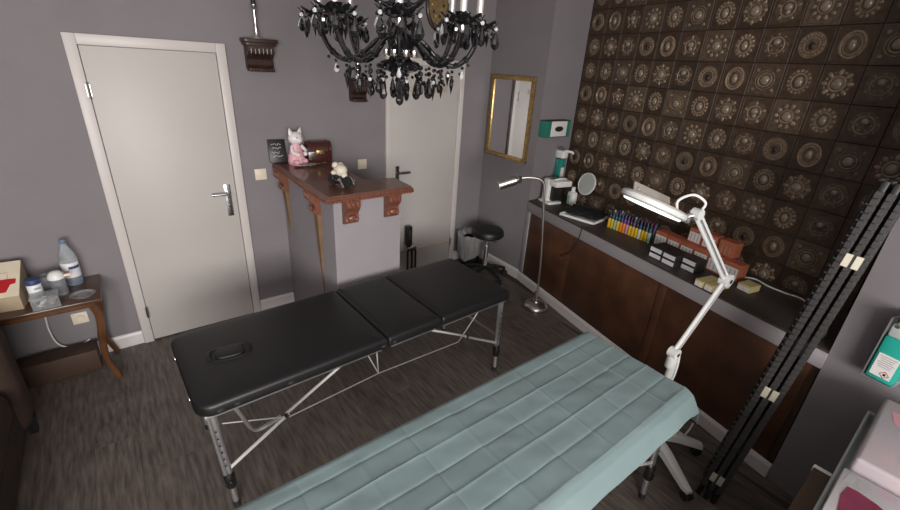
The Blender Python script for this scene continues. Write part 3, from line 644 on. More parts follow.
def pad_mesh(g, x0, x1, w_, z0, z1, M, cl, cr, nx=14, ny=14):
    """upholstered pad: rounded plan corners (cl/cr radius at left/right end), crowned edges"""
    def outline(ins):
        pts = []; a0, b0, a1, b1 = x0 + ins, -w_ / 2 + ins, x1 - ins, w_ / 2 - ins
        for (cx, cy, r, st_) in ((a1, b1, cr, 0), (a0, b1, cl, 90), (a0, b0, cl, 180), (a1, b0, cr, 270)):
            r = max(r - ins * 0.6, 0.004); ox = cx - r if cx == a1 else cx + r; oy = cy - r if cy == b1 else cy + r
            for k in range(7): a = math.radians(st_ + 90 * k / 6); pts.append((ox + r * math.cos(a), oy + r * math.sin(a)))
        return pts
    lay = [(z0, 0.010), (z0 + 0.006, 0.002), (z0 + 0.014, 0.0), (z1 - 0.022, 0.0), (z1 - 0.012, 0.003), (z1 - 0.005, 0.010), (z1 - 0.001, 0.022), (z1 + 0.002, 0.05), (z1 + 0.004, 0.12)]
    vs = []; n = 28
    for z, d in lay: vs += [(p[0], p[1], z) for p in outline(d)]
    fs = [(l * n + i, l * n + (i + 1) % n, (l + 1) * n + (i + 1) % n, (l + 1) * n + i) for l in range(len(lay) - 1) for i in range(n)] + [tuple(range(n)), tuple((len(lay) - 1) * n + i for i in range(n))]
    g.add(vs, fs, M)
def massage_table(label, loc, rz, L_, w_, seams, zt, face=True, cables=True):
    t = thing('massage_table', label, 'massage table', loc, rz); M = Matrix.Translation(loc) @ Matrix.Rotation(rz, 4, 'Z')
    ed = [-L_ / 2] + list(seams) + [L_ / 2]; z0 = zt - 0.068
    for i in range(len(ed) - 1):
        g = G(); pad_mesh(g, ed[i] + 0.0015, ed[i + 1] - 0.0015, w_, z0, zt - 0.003, M, 0.075 if i == 0 else 0.012, 0.045 if i == len(ed) - 2 else 0.012)
        g.build('pad', 'black_leather', t, ang=60)
    H = z0
    for i in range(len(ed) - 1):
        a, b = ed[i] + 0.03, ed[i + 1] - 0.03
        for s in (-1, 1):
            g = G(); g.box(((a + b) / 2, s * (w_ / 2 - 0.035), H - 0.011), (b - a, 0.022, 0.022), M=M, bev=0.002); g.build('side_rail', 'alu', t)
    tops = {}
    for sx in (-1, 1):
        for s in (-1, 1):
            top = M @ Vector((sx * (L_ / 2 - 0.055), s * (w_ / 2 - 0.045), H - 0.0)); foot = M @ Vector((sx * (L_ / 2 - 0.085 + (0.03 if sx > 0 else 0)), s * (w_ / 2 - 0.03), 0))
            table_leg(t, top, foot); tops[sx, s] = (top, foot)
        g = G(); g.tube([tops[sx, -1][0].lerp(tops[sx, -1][1], .5), tops[sx, 1][0].lerp(tops[sx, 1][1], .5)], 0.009, 8); g.build('cross_bar', 'alu', t)
    for sx in (-1, 1):
        for s in (-1, 1):
            top, foot = tops[sx, s]; p = top.lerp(foot, 0.60); e = M @ Vector((sx * 0.29, s * (w_ / 2 - 0.035), H - 0.022)); mid = p.lerp(e, 0.5)
            g = G(); g.tube([p, mid + (e - p) * 0.02], 0.0085, 8); g.tube([mid + Vector((0, 0.012, 0)), e], 0.0075, 8); g.build('brace', 'lamp_white', t)
            g = G(); g.ball(tuple(mid), 0.013, 8, 6); g.build('brace_joint', 'black_plastic', t)
    if cables:
        for s in (-1, 1):
            y = s * (w_ / 2 - 0.05)
            A = M @ Vector((-0.56, y, 0.375)); B = M @ Vector((0.53, y, 0.38)); Cc = M @ Vector((-0.06, y, 0.405))
            for i, (p, q) in enumerate(((A, Cc), (Cc, B), (Cc, M @ Vector((-0.13, y, H - 0.02))), (Cc, M @ Vector((-0.07, y, H - 0.02))), (A, M @ Vector((-0.85, y, 0.50))), (B, M @ Vector((0.70, y, H - 0.02))))):
                g = G(); g.tube([p, q], 0.0032, 6); g.build('support_cable', 'lamp_white', t)
        g = G(); g.tube(spline([M @ Vector((-0.80, -w_ / 2 + 0.06, H - 0.01)), M @ Vector((-0.77, -w_ / 2 + 0.05, H - 0.09)), M @ Vector((-0.73, -w_ / 2 + 0.05, H - 0.20)), M @ Vector((-0.67, -w_ / 2 + 0.05, H - 0.21)), M @ Vector((-0.60, -w_ / 2 + 0.06, 0.39))], 6), 0.010, 8); g.build('release_loop', 'alu', t)
        for x in (-L_ / 2 + 0.09, -L_ / 2 + 0.16, -0.55, seams[0] - 0.03, seams[0] + 0.04, ):
            g = G(); g.ball(tuple(M @ Vector((x, -w_ / 2 + 0.003, z0 + 0.022))), 0.013, 10, 6, (1.4, 0.7, 0.8)); g.build('corner_button', 'black_rubber', t)
        for x in (-L_ / 2 + 0.004,):
            for y in (-0.18, 0.16):
                g = G(); g.ball(tuple(M @ Vector((x, y, z0 + 0.02))), 0.013, 8, 6); g.build('end_socket', 'chrome', t)
    if face:
        c = M @ Vector((-L_ / 2 + 0.215, 0.0, zt)); MF = Matrix.Translation(c) @ Matrix.Rotation(rz - 0.15, 4, 'Z')
        g = G(); g.oblong([(0.0535, -0.004), (0.056, 0.004), (0.061, 0.008), (0.068, 0.006), (0.078, -0.004)], 48, MF, 1.42, 0.86); g.build('face_hole_ring', 'black_leather', t)
        g = G(); g.oblong([(0, 0.012), (0.030, 0.0115), (0.042, 0.010), (0.047, 0.006), (0.049, -0.004)], 48, MF, 1.42, 0.86); g.build('face_plug', 'black_leather', t)
    return t, M
massage_table('bare black leather massage table with face hole on aluminium legs', (1.073, -1.422, 0), math.radians(1.5), 1.885, 0.655, (-0.022, 0.347), PADH)
BX, BY, BZ = 1.03, -2.635, 0.693
massage_table('massage table mostly hidden under the pale teal drape', (BX, BY, 0), 0.0, 1.88, 0.56, (0.0, 0.36), BZ, face=False, cables=False)
# teal drape
g = G(); nx, ny = 330, 210; x0, x1 = 0.045, 2.012
Wt, dropF, dropN = 0.572, 0.10, 0.085
Ltot = dropF + Wt + dropN
def fold(a, per, ph=0.0):
    q = ((a + ph) / per) % 2.0; return (1 - abs(q - 1)) * 2 - 1
def crease(a, per, h, w_, ph=0.0):
    q = (a + ph) / per; k = round(q); d = abs(q - k) * per; return (h if k % 2 else -h) * math.exp(-d / w_)
vs = []
for i in range(nx + 1):
    u = i / nx; X = x0 + (x1 - x0) * u
    for j in range(ny + 1):
        sj = Ltot * j / ny
        hem = dropN * (0.85 + 0.35 * noise.noise(Vector((X * 2.3, 0.3, 0)))) * (1.0 if X < 1.9 else 1.15)
        if sj < dropF: y = BY + Wt / 2 + 0.012; z = BZ - (dropF - sj)
        elif sj < dropF + Wt: y = BY + Wt / 2 + 0.006 - (sj - dropF); z = BZ
        else:
            k = (sj - dropF - Wt) / dropN; y = BY - Wt / 2 - 0.004 - 0.050 * k; z = BZ - hem * k
        # corner rounding on both long edges
        edge = min(abs(sj - dropF), abs(sj - dropF - Wt)); 
        if edge < 0.02: z -= 0.006 * (1 - edge / 0.02) ** 2
        e = x1 - X
        ontop = dropF < sj < dropF + Wt
        if e < 0.045: z -= 0.10 * (1 - e / 0.045) ** 1.0
        jig = 0.004 * math.sin(7.0 * math.floor((X + 0.06) / 0.205)); f1 = fold(sj, 0.0955, 0.02 + jig); f2 = fold(X, 0.205, 0.06); cr = crease(sj, 0.0955, 0.0030, 0.006, 0.02 + jig) + crease(X, 0.205, 0.0018, 0.006, 0.06)
        wgt = min(1.0, edge / 0.03) if ontop else 0.3
        z += wgt * (cr + 0.0005 * f1 + 0.0003 * f2 + 0.006 * noise.noise(Vector((X * 3, sj * 5, 0))) + 0.0022 * noise.noise(Vector((X * 14, sj * 16, 4)))) + 0.016 * (1 if ontop else 0.6)
        y += 0.0 if ontop else (0.010 * noise.noise(Vector((X * 6, 3, 0)))) * (1 if sj > dropF else 0)
        vs.append((X, y, z))
fs = [(i * (ny + 1) + j, (i + 1) * (ny + 1) + j, (i + 1) * (ny + 1) + j + 1, i * (ny + 1) + j + 1) for i in range(nx) for j in range(ny)]
g.add(vs, fs); dr = g.build('teal_drape', 'drape', origin=(BX, BY, BZ), ang=14)
so = dr.modifiers.new('thickness', 'SOLIDIFY'); so.thickness = 0.0012; so.offset = 1
tag(dr, 'pale teal disposable drape with crisp fold creases spread over the front massage table', 'drape')

# ------------------------------------------------------------------ magnifier lamp
ml = thing('magnifier_lamp', 'white magnifying lamp on a jointed arm and rolling star base', 'lamp', (2.236, -2.72, 0))
B = Vector((2.236, -2.72, 0))
for i in range(5):
    a = math.radians(246 + 72 * i); d = Vector((math.cos(a), math.sin(a), 0)); tt = Vector((-d.y, d.x, 0))
    g = G(); sec = []
    R_ = 0.345 if i % 5 != 1 else 0.30
    st = [(0.02, 0.135, 0.034, 0.028), (0.08, 0.130, 0.034, 0.026), (0.16, 0.115, 0.031, 0.022), (0.25, 0.085, 0.027, 0.018), (0.31, 0.066, 0.024, 0.015), (R_, 0.060, 0.018, 0.011)]
    vs = []
    for r_, z, wd, th in st:
        c = B + d * r_
        vs += [c + tt * wd + Vector((0, 0, z - th)), c + tt * wd * 0.8 + Vector((0, 0, z + th * 0.6)), c + Vector((0, 0, z + th)), c - tt * wd * 0.8 + Vector((0, 0, z + th * 0.6)), c - tt * wd + Vector((0, 0, z - th))]
    k = 5; fs = [(s * k + q, s * k + (q + 1) % k, (s + 1) * k + (q + 1) % k, (s + 1) * k + q) for s in range(len(st) - 1) for q in range(k)] + [tuple(range(k)), tuple((len(st) - 1) * k + q for q in range(k))]
    g.add(vs, fs); lg = g.build('base_leg', 'lamp_white', ml, ang=50)
    e = B + d * (R_ - 0.012); g = G(); g.cyl(e + Vector((0, 0, 0.04)), e + Vector((0, 0, 0.062)), 0.008, 8)
    for s in (-1, 1): g.cyl(e + tt * (s * 0.005) + Vector((0, 0, 0.026)), e + tt * (s * 0.022) + Vector((0, 0, 0.026)), 0.026, 14)
    g.build('caster', 'black_rubber', lg)
g = G(); g.lathe([(0, 0.10), (0.045, 0.10), (0.045, 0.165), (0.03, 0.18), (0.024, 0.19), (0.024, 0.40), (0.02, 0.405), (0.02, 0.66), (0, 0.66)], 18, Matrix.Translation(B)); g.build('pole', 'lamp_white', ml)
J1 = Vector((2.231, -2.712, 0.685)); J2 = Vector((2.50, -2.752, 1.065)); J3 = Vector((2.15, -2.65, 1.452)); HC_ = Vector((1.990, -2.520, 1.482))
def joint(c, ax, r, w_, nm): g = G(); ax = Vector(ax).normalized(); g.cyl(c - ax * w_, c + ax * w_, r, 18); return g.build(nm, 'lamp_white', ml)
ax = (J2 - J1).cross(Vector((0, 0, 1))).normalized()
joint(J1, ax, 0.030, 0.022, 'lower_joint'); joint(J2, ax, 0.038, 0.020, 'elbow_joint'); joint(J3, ax, 0.026, 0.020, 'upper_joint')
for c, r_ in ((J1, 0.011), (J2, 0.012)):
    g = G(); 
    for s in (-1, 1): g.cyl(c + ax * (0.021 * s), c + ax * (0.027 * s), r_, 12)
    g.build('bolt', 'chrome', ml)
g = G(); g.cyl(J1 - Vector((0, 0, 0.09)), J1, 0.026, 14); g.build('sleeve', 'lamp_white', ml)
for A_, B_ in ((J1, J2), (J2, J3)):
    d = (B_ - A_).normalized(); up = d.cross(ax).normalized()
    for s in (-1, 1):
        g = G(); g.tube([A_ + up * (0.014 * s) + d * 0.015, B_ + up * (0.014 * s) - d * 0.015], 0.0095, 8); g.build('arm_rod', 'lamp_white', ml)
    g = G(); g.tube([A_ + d * 0.03 + ax * 0.006, B_ - d * 0.03 + ax * 0.006], 0.0065, 6); g.build('arm_spring', 'alu', ml)
# head: ring housing tilted, lid standing open behind
hd_dir = Vector((-0.254, 0.206, 0.121)).normalized(); vv = (HC_ - CP).normalized(); eo = hd_dir.cross(vv).normalized()
if eo.z < 0: eo = -eo
vp = vv - hd_dir * vv.dot(hd_dir); vp.normalize(); hn = (eo * math.cos(0.05) + vp * math.sin(0.05)).normalized(); hs = hn.cross(hd_dir)
MH = Matrix(((hd_dir.x, hs.x, hn.x, HC_.x), (hd_dir.y, hs.y, hn.y, HC_.y), (hd_dir.z, hs.z, hn.z, HC_.z), (0, 0, 0, 1)))
g = G(); g.lathe([(0.068, -0.016), (0.112, -0.016), (0.122, -0.008), (0.123, 0.010), (0.112, 0.020), (0.085, 0.024), (0.070, 0.020), (0.068, -0.016)], 44, MH, 1.32, 0.95); hd = g.build('lamp_head', 'lamp_white', ml)
g = G(); g.lathe([(0.072, -0.017), (0.108, -0.017), (0.104, -0.023), (0.076, -0.023), (0.072, -0.017)], 44, MH, 1.32, 0.95); g.build('light_ring', 'lamp_glow', hd)
g = G(); g.lathe([(0, 0.010), (0.067, 0.004), (0.067, 0.000), (0, -0.006)], 32, MH, 1.32, 0.95); g.build('lens', 'clear_plastic', hd)
lz = 1 if hs.dot(vp) > 0 else -1
ML = MH @ Matrix.Translation((-0.015, lz * 0.07, 0.014)) @ Matrix.Rotation(lz * math.radians(50), 4, 'X')
g = G(); g.box((0, lz * 0.04, 0), (0.20, 0.055, 0.010), M=ML, bev=0.004); g.ball((0.075, lz * 0.03, 0.004), 0.010, 10, 6, M=ML); g.build('lens_lid', 'lamp_lid', hd)
g = G(); g.tube([J3, J3.lerp(HC_ - hd_dir * 0.155, 0.6), HC_ - hd_dir * 0.155], [0.017, 0.015, 0.017], 10); g.box((0.0, 0, 0), (0.05, 0.05, 0.03), M=Matrix.Translation(HC_ - hd_dir * 0.160) @ MH.to_3x3().to_4x4(), bev=0.006); g.build('head_bracket', 'chrome', ml)
g = G(); g.tube(spline([J3 + Vector((0.01, 0.0, 0.0)), J3 + Vector((0.03, -0.01, 0.05)), J3 + Vector((-0.02, 0.03, 0.085)), J3 + Vector((-0.09, 0.06, 0.06)), HC_ - hd_dir * 0.12 + Vector((0, 0, 0.02))], 6), 0.006, 8); g.build('head_cable', 'white_plastic', ml)
g = G(); g.tube(spline([J1 + Vector((0.04, 0.0, -0.0)), J1 + Vector((0.065, -0.01, -0.05)), J1 + Vector((0.05, -0.02, -0.16)), J1 + Vector((0.03, -0.01, -0.30)), B + Vector((0.06, -0.02, 0.19)), B + Vector((0.19, -0.11, 0.09)), B + Vector((0.22, -0.13, 0.0085)), B + Vector((0.28, -0.10, 0.007)), B + Vector((0.38, -0.09, 0.007)), B + Vector((0.44, -0.08, 0.007))], 6), 0.006, 8); g.build('power_cord', 'white_plastic', ml)

# ------------------------------------------------------------------ alcove wall dispensers
YK = K.y
gd = thing('glove_box', 'teal and white glove box with a dark opening fixed in the alcove corner', 'glove box', (3.37, YK, 1.46))
g = G(); g.box((3.365, YK - 0.048, 1.535), (0.315, 0.092, 0.135), bev=0.004); g.build('carton', 'paper', gd)
for x, w_ in ((3.228, 0.06), (3.502, 0.048)):
    g = G(); g.box((x, YK - 0.0485, 1.535), (w_, 0.096, 0.138), bev=0.004); g.build('coloured_end', 'green_card', gd)
g = G(); g.lathe([(0, 0), (0.048, 0), (0.048, 0.002), (0, 0.002)], 24, Matrix.Translation((3.37, YK - 0.0945, 1.535)) @ Matrix.Rotation(PI / 2, 4, 'X'), 1.2, 0.5); g.build('opening', 'black_card', gd)
g = G(); g.box((3.365, YK - 0.048, 1.6055), (0.32, 0.094, 0.004)); g.box((3.365, YK - 0.048, 1.465), (0.32, 0.094, 0.004)); g.build('holder', 'brown_box', gd)
hs_ = thing('soap_dispenser', 'slim wall dispenser with a teal bottle and white pump in the alcove corner', 'dispenser', (3.53, YK, 1.03))
g = G(); g.box((3.53, YK - 0.006, 1.19), (0.10, 0.010, 0.33), bev=0.003); g.build('back_plate', 'alu', hs_)
g = G(); g.box((3.53, YK - 0.052, 1.15), (0.066, 0.06, 0.19), bev=0.01); bt = g.build('bottle', 'dark_teal', hs_)
g = G(); g.box((3.53, YK - 0.083, 1.12), (0.045, 0.003, 0.09)); g.build('label', 'paper', bt)
g = G(); g.box((3.53, YK - 0.055, 1.29), (0.08, 0.085, 0.075), bev=0.012); g.tube([(3.53, YK - 0.08, 1.325), (3.56, YK - 0.14, 1.32), (3.57, YK - 0.15, 1.305)], 0.012, 8); g.build('pump_head', 'white_plastic', hs_)

# ------------------------------------------------------------------ things on the worktop
def on(s, d): p = CB(s, d, ZW); return p
def WTM(p, rz=0.0): return Matrix.Translation((p.x, p.y, ZW)) @ Matrix.Rotation(rz, 4, 'Z')
ap = thing('coffee_maker', 'white capsule coffee maker with an overhanging head on the worktop end', 'coffee maker', (3.36, -0.90, ZW)); MM = WTM(Vector((3.355, -0.905)), TH)
g = G(); g.box((-0.045, 0.0, 0.115), (0.085, 0.15, 0.23), M=MM, bev=0.015); g.box((-0.02, -0.02, 0.012), (0.17, 0.15, 0.024), M=MM, bev=0.006); g.build('housing', 'white_plastic', ap)
g = G(); g.box((0.015, 0.03, 0.20), (0.17, 0.19, 0.06), M=MM, bev=0.018); g.build('brew_head', 'white_plastic', ap)
g = G(); g.box((0.02, 0.01, 0.10), (0.05, 0.10, 0.14), M=MM, bev=0.004); g.build('gap_shade', 'black_plastic', ap)  # solid black block, stands in for the shade in the gap under the head
g = G(); g.tube([MM @ Vector(p) for p in ((0.03, -0.04, 0.23), (0.05, 0.0, 0.243), (0.05, 0.06, 0.243), (0.03, 0.10, 0.23))], 0.008, 8); g.build('lever', 'white_plastic', ap)
bo = thing('plastic_bottle', 'squat white plastic bottle with a green label on the worktop', 'bottle', (3.462, -1.042, ZW)); MM = WTM(Vector((3.462, -1.042)), TH)
g = G(); g.box((0, 0, 0.065), (0.085, 0.06, 0.13), M=MM, bev=0.016); g.lathe([(0.03, 0.128), (0.018, 0.14), (0.016, 0.15), (0, 0.15)], 14, MM); b_ = g.build('body', 'white_plastic', bo)
g = G(); g.lathe([(0, 0.148), (0.019, 0.148), (0.019, 0.175), (0, 0.177)], 14, MM); g.build('cap', 'white_plastic', bo)
g = G(); g.box((-0.012, -0.0305, 0.06), (0.035, 0.002, 0.07), M=MM); g.build('label', 'ink_green', b_)
rm = thing('makeup_mirror', 'round tilting makeup mirror on a small chrome foot standing on the worktop', 'mirror', (3.555, -1.105, ZW))
C0 = Vector((3.565, -1.105, 1.065)); MM = WTM(Vector((3.555, -1.105)))
fv = (CP - C0).normalized(); fv = Vector((-0.86, 0.16, 0.22)).normalized(); MR = Matrix.Translation(C0) @ fv.to_track_quat('Z', 'Y').to_matrix().to_4x4()
g = G(); g.lathe([(0, 0), (0.055, 0), (0.058, 0.006), (0.02, 0.014), (0.008, 0.02), (0, 0.02)], 24, MM); g.build('foot', 'chrome', rm)
g = G(); g.tube([(3.555, -1.105, ZW + 0.015), C0 - Vector((0.0, 0, 0.115))], 0.006, 8); g.build('stem', 'chrome', rm)
g = G(); g.lathe([(0, -0.008), (0.098, -0.008), (0.106, -0.003), (0.106, 0.004), (0.098, 0.008), (0.094, 0.004), (0, 0.004)], 36, MR); g.build('frame', 'white_plastic', rm)
g = G(); g.lathe([(0, 0.0045), (0.093, 0.0045), (0.093, 0.0055), (0, 0.0055)], 36, MR); g.build('glass', 'milky', rm)  # pale milky colour stands in for the bright reflection of the mirror
g = G(); g.tube(arc(C0, 0.115, PI * 1.0, PI * 2.0, 16, Vector((-fv.y, fv.x, 0)).normalized(), Vector((0, 0, 1))), 0.005, 8); g.build('yoke', 'chrome', rm)
ty = thing('white_tray', 'flat white tray on the worktop under a black bag', 'tray', (3.25, -1.34, ZW)); MT = WTM(Vector((3.255, -1.345)), TH + 0.35)
g = G(); g.box((0, 0, 0.008), (0.33, 0.27, 0.010), M=MT, bev=0.003)
ty_o = g.build('tray_base', 'white_plastic', ty)
for (cx, cy, sx, sy) in ((0, 0.13, 0.33, 0.012), (0, -0.13, 0.33, 0.012), (0.16, 0, 0.012, 0.25), (-0.16, 0, 0.012, 0.25)):
    g = G(); g.box((cx, cy, 0.016), (sx, sy, 0.018), M=MT, bev=0.003); g.build('rim', 'white_plastic', ty)
g = G(); random.seed(5); n, k = 40, 22; vs = []
for i in range(n + 1):
    for j in range(k + 1):
        u, v = i / n * 2 - 1, j / k * 2 - 1; e = max(0, 1 - max(abs(u), abs(v)) ** 4)
        hgt = 0.014 + e * (0.040 + 0.024 * noise.noise(Vector((u * 2.5, v * 2.5, 1))) + 0.014 * noise.noise(Vector((u * 7, v * 7, 3))))
        vs.append((u * (0.165 - 0.015 * abs(v) ** 3) , v * (0.125 - 0.012 * abs(u) ** 3) + 0.03 + 0.012 * noise.noise(Vector((u * 2, 0, 0))), hgt))
fs = [(i * (k + 1) + j, (i + 1) * (k + 1) + j, (i + 1) * (k + 1) + j + 1, i * (k + 1) + j + 1) for i in range(n) for j in range(k)]
MB_ = MT @ Matrix.Translation((-0.02, 0.01, 0.0125)); g.add(vs, fs, MB_); nb = len(vs)
g.add([(v[0], v[1], 0.0135) for v in vs], [tuple(reversed(f)) for f in fs], MB_)
bg = thing('black_bag', 'limp black fabric bag lying on the flat white tray', 'bag', (3.25, -1.34, ZW + 0.014)); g.build('bag_body', 'black_cloth', bg, ang=60)
g = G(); g.tube(spline([MB_ @ Vector(p) for p in ((-0.13, 0.05, 0.055), (-0.05, 0.02, 0.066), (0.04, 0.05, 0.068), (0.12, 0.03, 0.05))], 6), 0.006, 6); g.build('zip', 'black_plastic', bg)
g = G(); pts = [MT @ Vector((0.20, -0.04, 0.006)), on(0.78, 0.03) + Vector((0, 0, 0.006)), CB(0.79, -0.012, 0.85), CB(0.76, -0.012, 0.72), CB(0.70, -0.010, 0.60), CB(0.63, -0.010, 0.55), CB(0.58, -0.010, 0.52)]
g.tube(spline(pts, 6), 0.003, 6); tag(g.build('thin_cable', 'black_plastic', origin=tuple(pts[0])), 'thin black cable hanging from the tray down the cabinet front', 'cable')
# ink bottles: three rows
frontc = ['ink_yellow', 'ink_yellow', 'ink_green', 'ink_yellow', 'ink_orange', 'ink_orange', 'ink_pink', 'ink_yellow', 'ink_yellow', 'ink_yellow', 'ink_white', 'ink_yellow', 'ink_yellow', 'ink_mint', 'ink_mint']
capc = ['ink_black', 'ink_teal', 'ink_teal', 'ink_blue', 'ink_teal', 'ink_violet', 'ink_violet', 'ink_black', 'ink_violet', 'ink_black', 'ink_blue', 'ink_black', 'ink_teal', 'ink_teal', 'ink_teal']
CN = {'ink_yellow': 'yellow', 'ink_green': 'green', 'ink_orange': 'orange', 'ink_pink': 'pink', 'ink_white': 'whitish', 'ink_mint': 'mint green', 'ink_violet': 'violet', 'ink_teal': 'dark teal', 'ink_black': 'black', 'ink_red': 'dark red', 'ink_blue': 'blue'}
IM = {}
def ink_meshes(bc, cc):
    if (bc, cc) in IM: return IM[bc, cc]
    r = []
    for nm, prof, m in (('bottle_body', [(0, 0), (0.0125, 0), (0.0135, 0.002), (0.0135, 0.074), (0.012, 0.080), (0, 0.080)], bc), ('shoulder', [(0, 0.0795), (0.0125, 0.0795), (0.012, 0.108), (0.008, 0.116), (0, 0.116)], cc), ('cap', [(0, 0.1155), (0.0075, 0.1155), (0.006, 0.140), (0.003, 0.147), (0, 0.147)], cc)):
        g = G(); g.lathe(prof, 12); o = g.build(nm, m); r.append((nm, o.data)); bpy.data.objects.remove(o)
    IM[bc, cc] = r; return r
A_ = Vector((3.235, -1.605)); B_ = Vector((3.195, -1.985)); dv = (B_ - A_); bk = Vector((-dv.y, dv.x)).normalized()
random.seed(9)
for row in range(3):
    for i in range(14):
        p = A_ + dv * (i / 13.4) + bk * (0.033 * row + 0.002) + dv.normalized() * (0.012 * (row % 2))
        bc = frontc[i] if row == 0 else random.choice(['ink_violet', 'ink_teal', 'ink_red', 'ink_black', 'ink_blue', 'ink_green', 'ink_pink'])
        cc = capc[i] if row == 0 else random.choice(['ink_black', 'ink_violet', 'ink_black', 'ink_red', 'ink_white', 'ink_teal'])
        od = ['first', 'second', 'third', 'fourth', 'fifth', 'sixth', 'seventh', 'eighth', 'ninth', 'tenth', 'eleventh', 'twelfth', 'thirteenth', 'last'][i]
        lab = '%s ink bottle with %s neck, %s from the black bag in the %s row' % (CN[bc].replace(' ', '-'), CN[cc].replace(' ', '-'), od, ('front', 'middle', 'back')[row])
        t = bpy.data.objects.new('ink_bottle', None); COL.objects.link(t); t.location = (p.x, p.y, ZW); t.empty_display_size = 0.02
        tag(t, lab, 'bottle', 'ink bottles on the worktop')
        for nm, me in ink_meshes(bc, cc): o = bpy.data.objects.new(nm, me); COL.objects.link(o); o.parent = t
# orange needle cartons
def carton(name, label, cat, s, d, dims, z, top, front, grp, rz=0.0, lines=3, lm='grey_print', band=None):
    p = CB(s, d, z); t = thing(name, label, cat, tuple(p), TH + rz, grp); MM = Matrix.Translation(p) @ Matrix.Rotation(TH + rz, 4, 'Z'); L_, D_, H_ = dims
    g = G(); g.box((0, 0, H_ / 2), dims, M=MM, bev=0.002, seg=1); b = g.build('carton', top, t)
    g = G(); g.box((0, -D_ / 2 - 0.0006, H_ * 0.43), (L_ * 0.84, 0.0016, H_ * 0.66), M=MM); f = g.build('front_panel', front, t, smooth=False)
    for k in range(lines):
        g = G(); g.box(((k - (lines - 1) / 2) * L_ * 0.26, -D_ / 2 - 0.0018, H_ * 0.42), (L_ * 0.05, 0.001, H_ * 0.5), M=MM); g.build('print', lm, f, smooth=False)
    if band:
        g = G(); g.box((0, 0, H_ + 0.0005), (L_ * 0.8, D_ * 0.16, 0.001), M=MM); g.build('top_print', band, t, smooth=False)
    return t
def s_of(px, py, z=ZW):
    p = atz(px, py, z); v = Vector((p.x, p.y)) - K; return v.dot(c2), v.dot(n2)
OB = [((658, 247), 'first'), ((672, 253), 'second'), ((686, 260), 'third'), ((700, 267), 'fourth'), ((716, 274), 'fifth')]
s0, d0 = s_of(652, 246); s0 -= 0.035
nth = ['first', 'second', 'third', 'fourth', 'fifth', 'last']
for i in range(6):
    carton('needle_carton', 'orange and white needle carton in the standing row, %s from the ink bottles' % nth[i], 'box', s0 + 0.058 + i * 0.112, d0 + 0.085 - 0.004 * i, (0.106, 0.085, 0.115), ZW, 'orange_card', 'paper', 'orange needle cartons', band='red')
for i, k in enumerate((2.05, 3.0)):
    carton('needle_carton', 'orange and white needle carton stacked on top of the row, %s' % ('nearer the ink bottles' if i == 0 else 'farther from the ink bottles'), 'box', s0 + 0.058 + k * 0.112, d0 + 0.115, (0.100, 0.08, 0.10), ZW + 0.1158, 'orange_card', 'paper', 'orange needle cartons', band='red')
carton('needle_carton', 'orange needle carton leaning at the far stack under the lamp elbow', 'box', s0 + 0.058 + 4.1 * 0.112, d0 + 0.115, (0.105, 0.08, 0.10), ZW + 0.1158, 'orange_card', 'orange_card', 'orange needle cartons', band='red')
# black and white cartons, two high
sb, db = s_of(650, 256)
for i, (ds, dd, nm) in enumerate(((0.040, 0.045, 'nearest the ink bottles'), (0.152, 0.040, 'in the middle'), (0.262, 0.075, 'nearest the cream boxes'))):
    for z_, pos in ((0, 'lower'), (1, 'upper')):
        carton('black_carton', '%s black carton with white front in the stack %s' % (pos, nm), 'box', sb + ds, db + dd + 0.02, (0.109, 0.14 if i < 2 else 0.10, 0.042), ZW + z_ * 0.0432, 'black_card', 'label_white', 'black cartons stacked two high', lines=0)
sc_, dc_ = s_of(695, 284)
for i, (ds, dd, L_, D_, nm) in enumerate(((0.03, 0.06, 0.055, 0.15, 'next to the black cartons'), (0.09, 0.075, 0.052, 0.17, 'between two alike boxes'), (0.165, 0.26, 0.08, 0.10, 'against the tiled wall'))):
    carton('cream_carton', 'small cream and yellow carton on the worktop, %s' % nm, 'box', sc_ + ds, dc_ + dd, (L_, D_, 0.042), ZW, 'yellow_card', 'paper', 'cream cartons at the end of the row', lines=1, lm='yellow_card')
g = G(); pts = [atz(742, 277, ZW + .005), atz(755, 279, ZW + .005), atz(768, 286, ZW + .005), atz(785, 293, ZW + .005), atz(800, 298, ZW + .005), atz(812, 306, ZW + .005)]
g.tube(spline(pts, 6), 0.0045, 8); tag(g.build('extension_cable', 'white_plastic', origin=tuple(pts[0])), 'white power cord lying along the back of the worktop', 'cable')
g = G(); p = atz(822, 346, ZW); p = CB(2.44, 0.11, ZW); g.lathe([(0, 0), (0.034, 0), (0.036, 0.01), (0.032, 0.06), (0.014, 0.10), (0.011, 0.125), (0, 0.126)], 18, Matrix.Translation(p)); tag(g.build('squeeze_bottle', 'white_ceramic', origin=tuple(p)), 'pale conical squeeze bottle on the worktop end behind the folded screen', 'bottle')

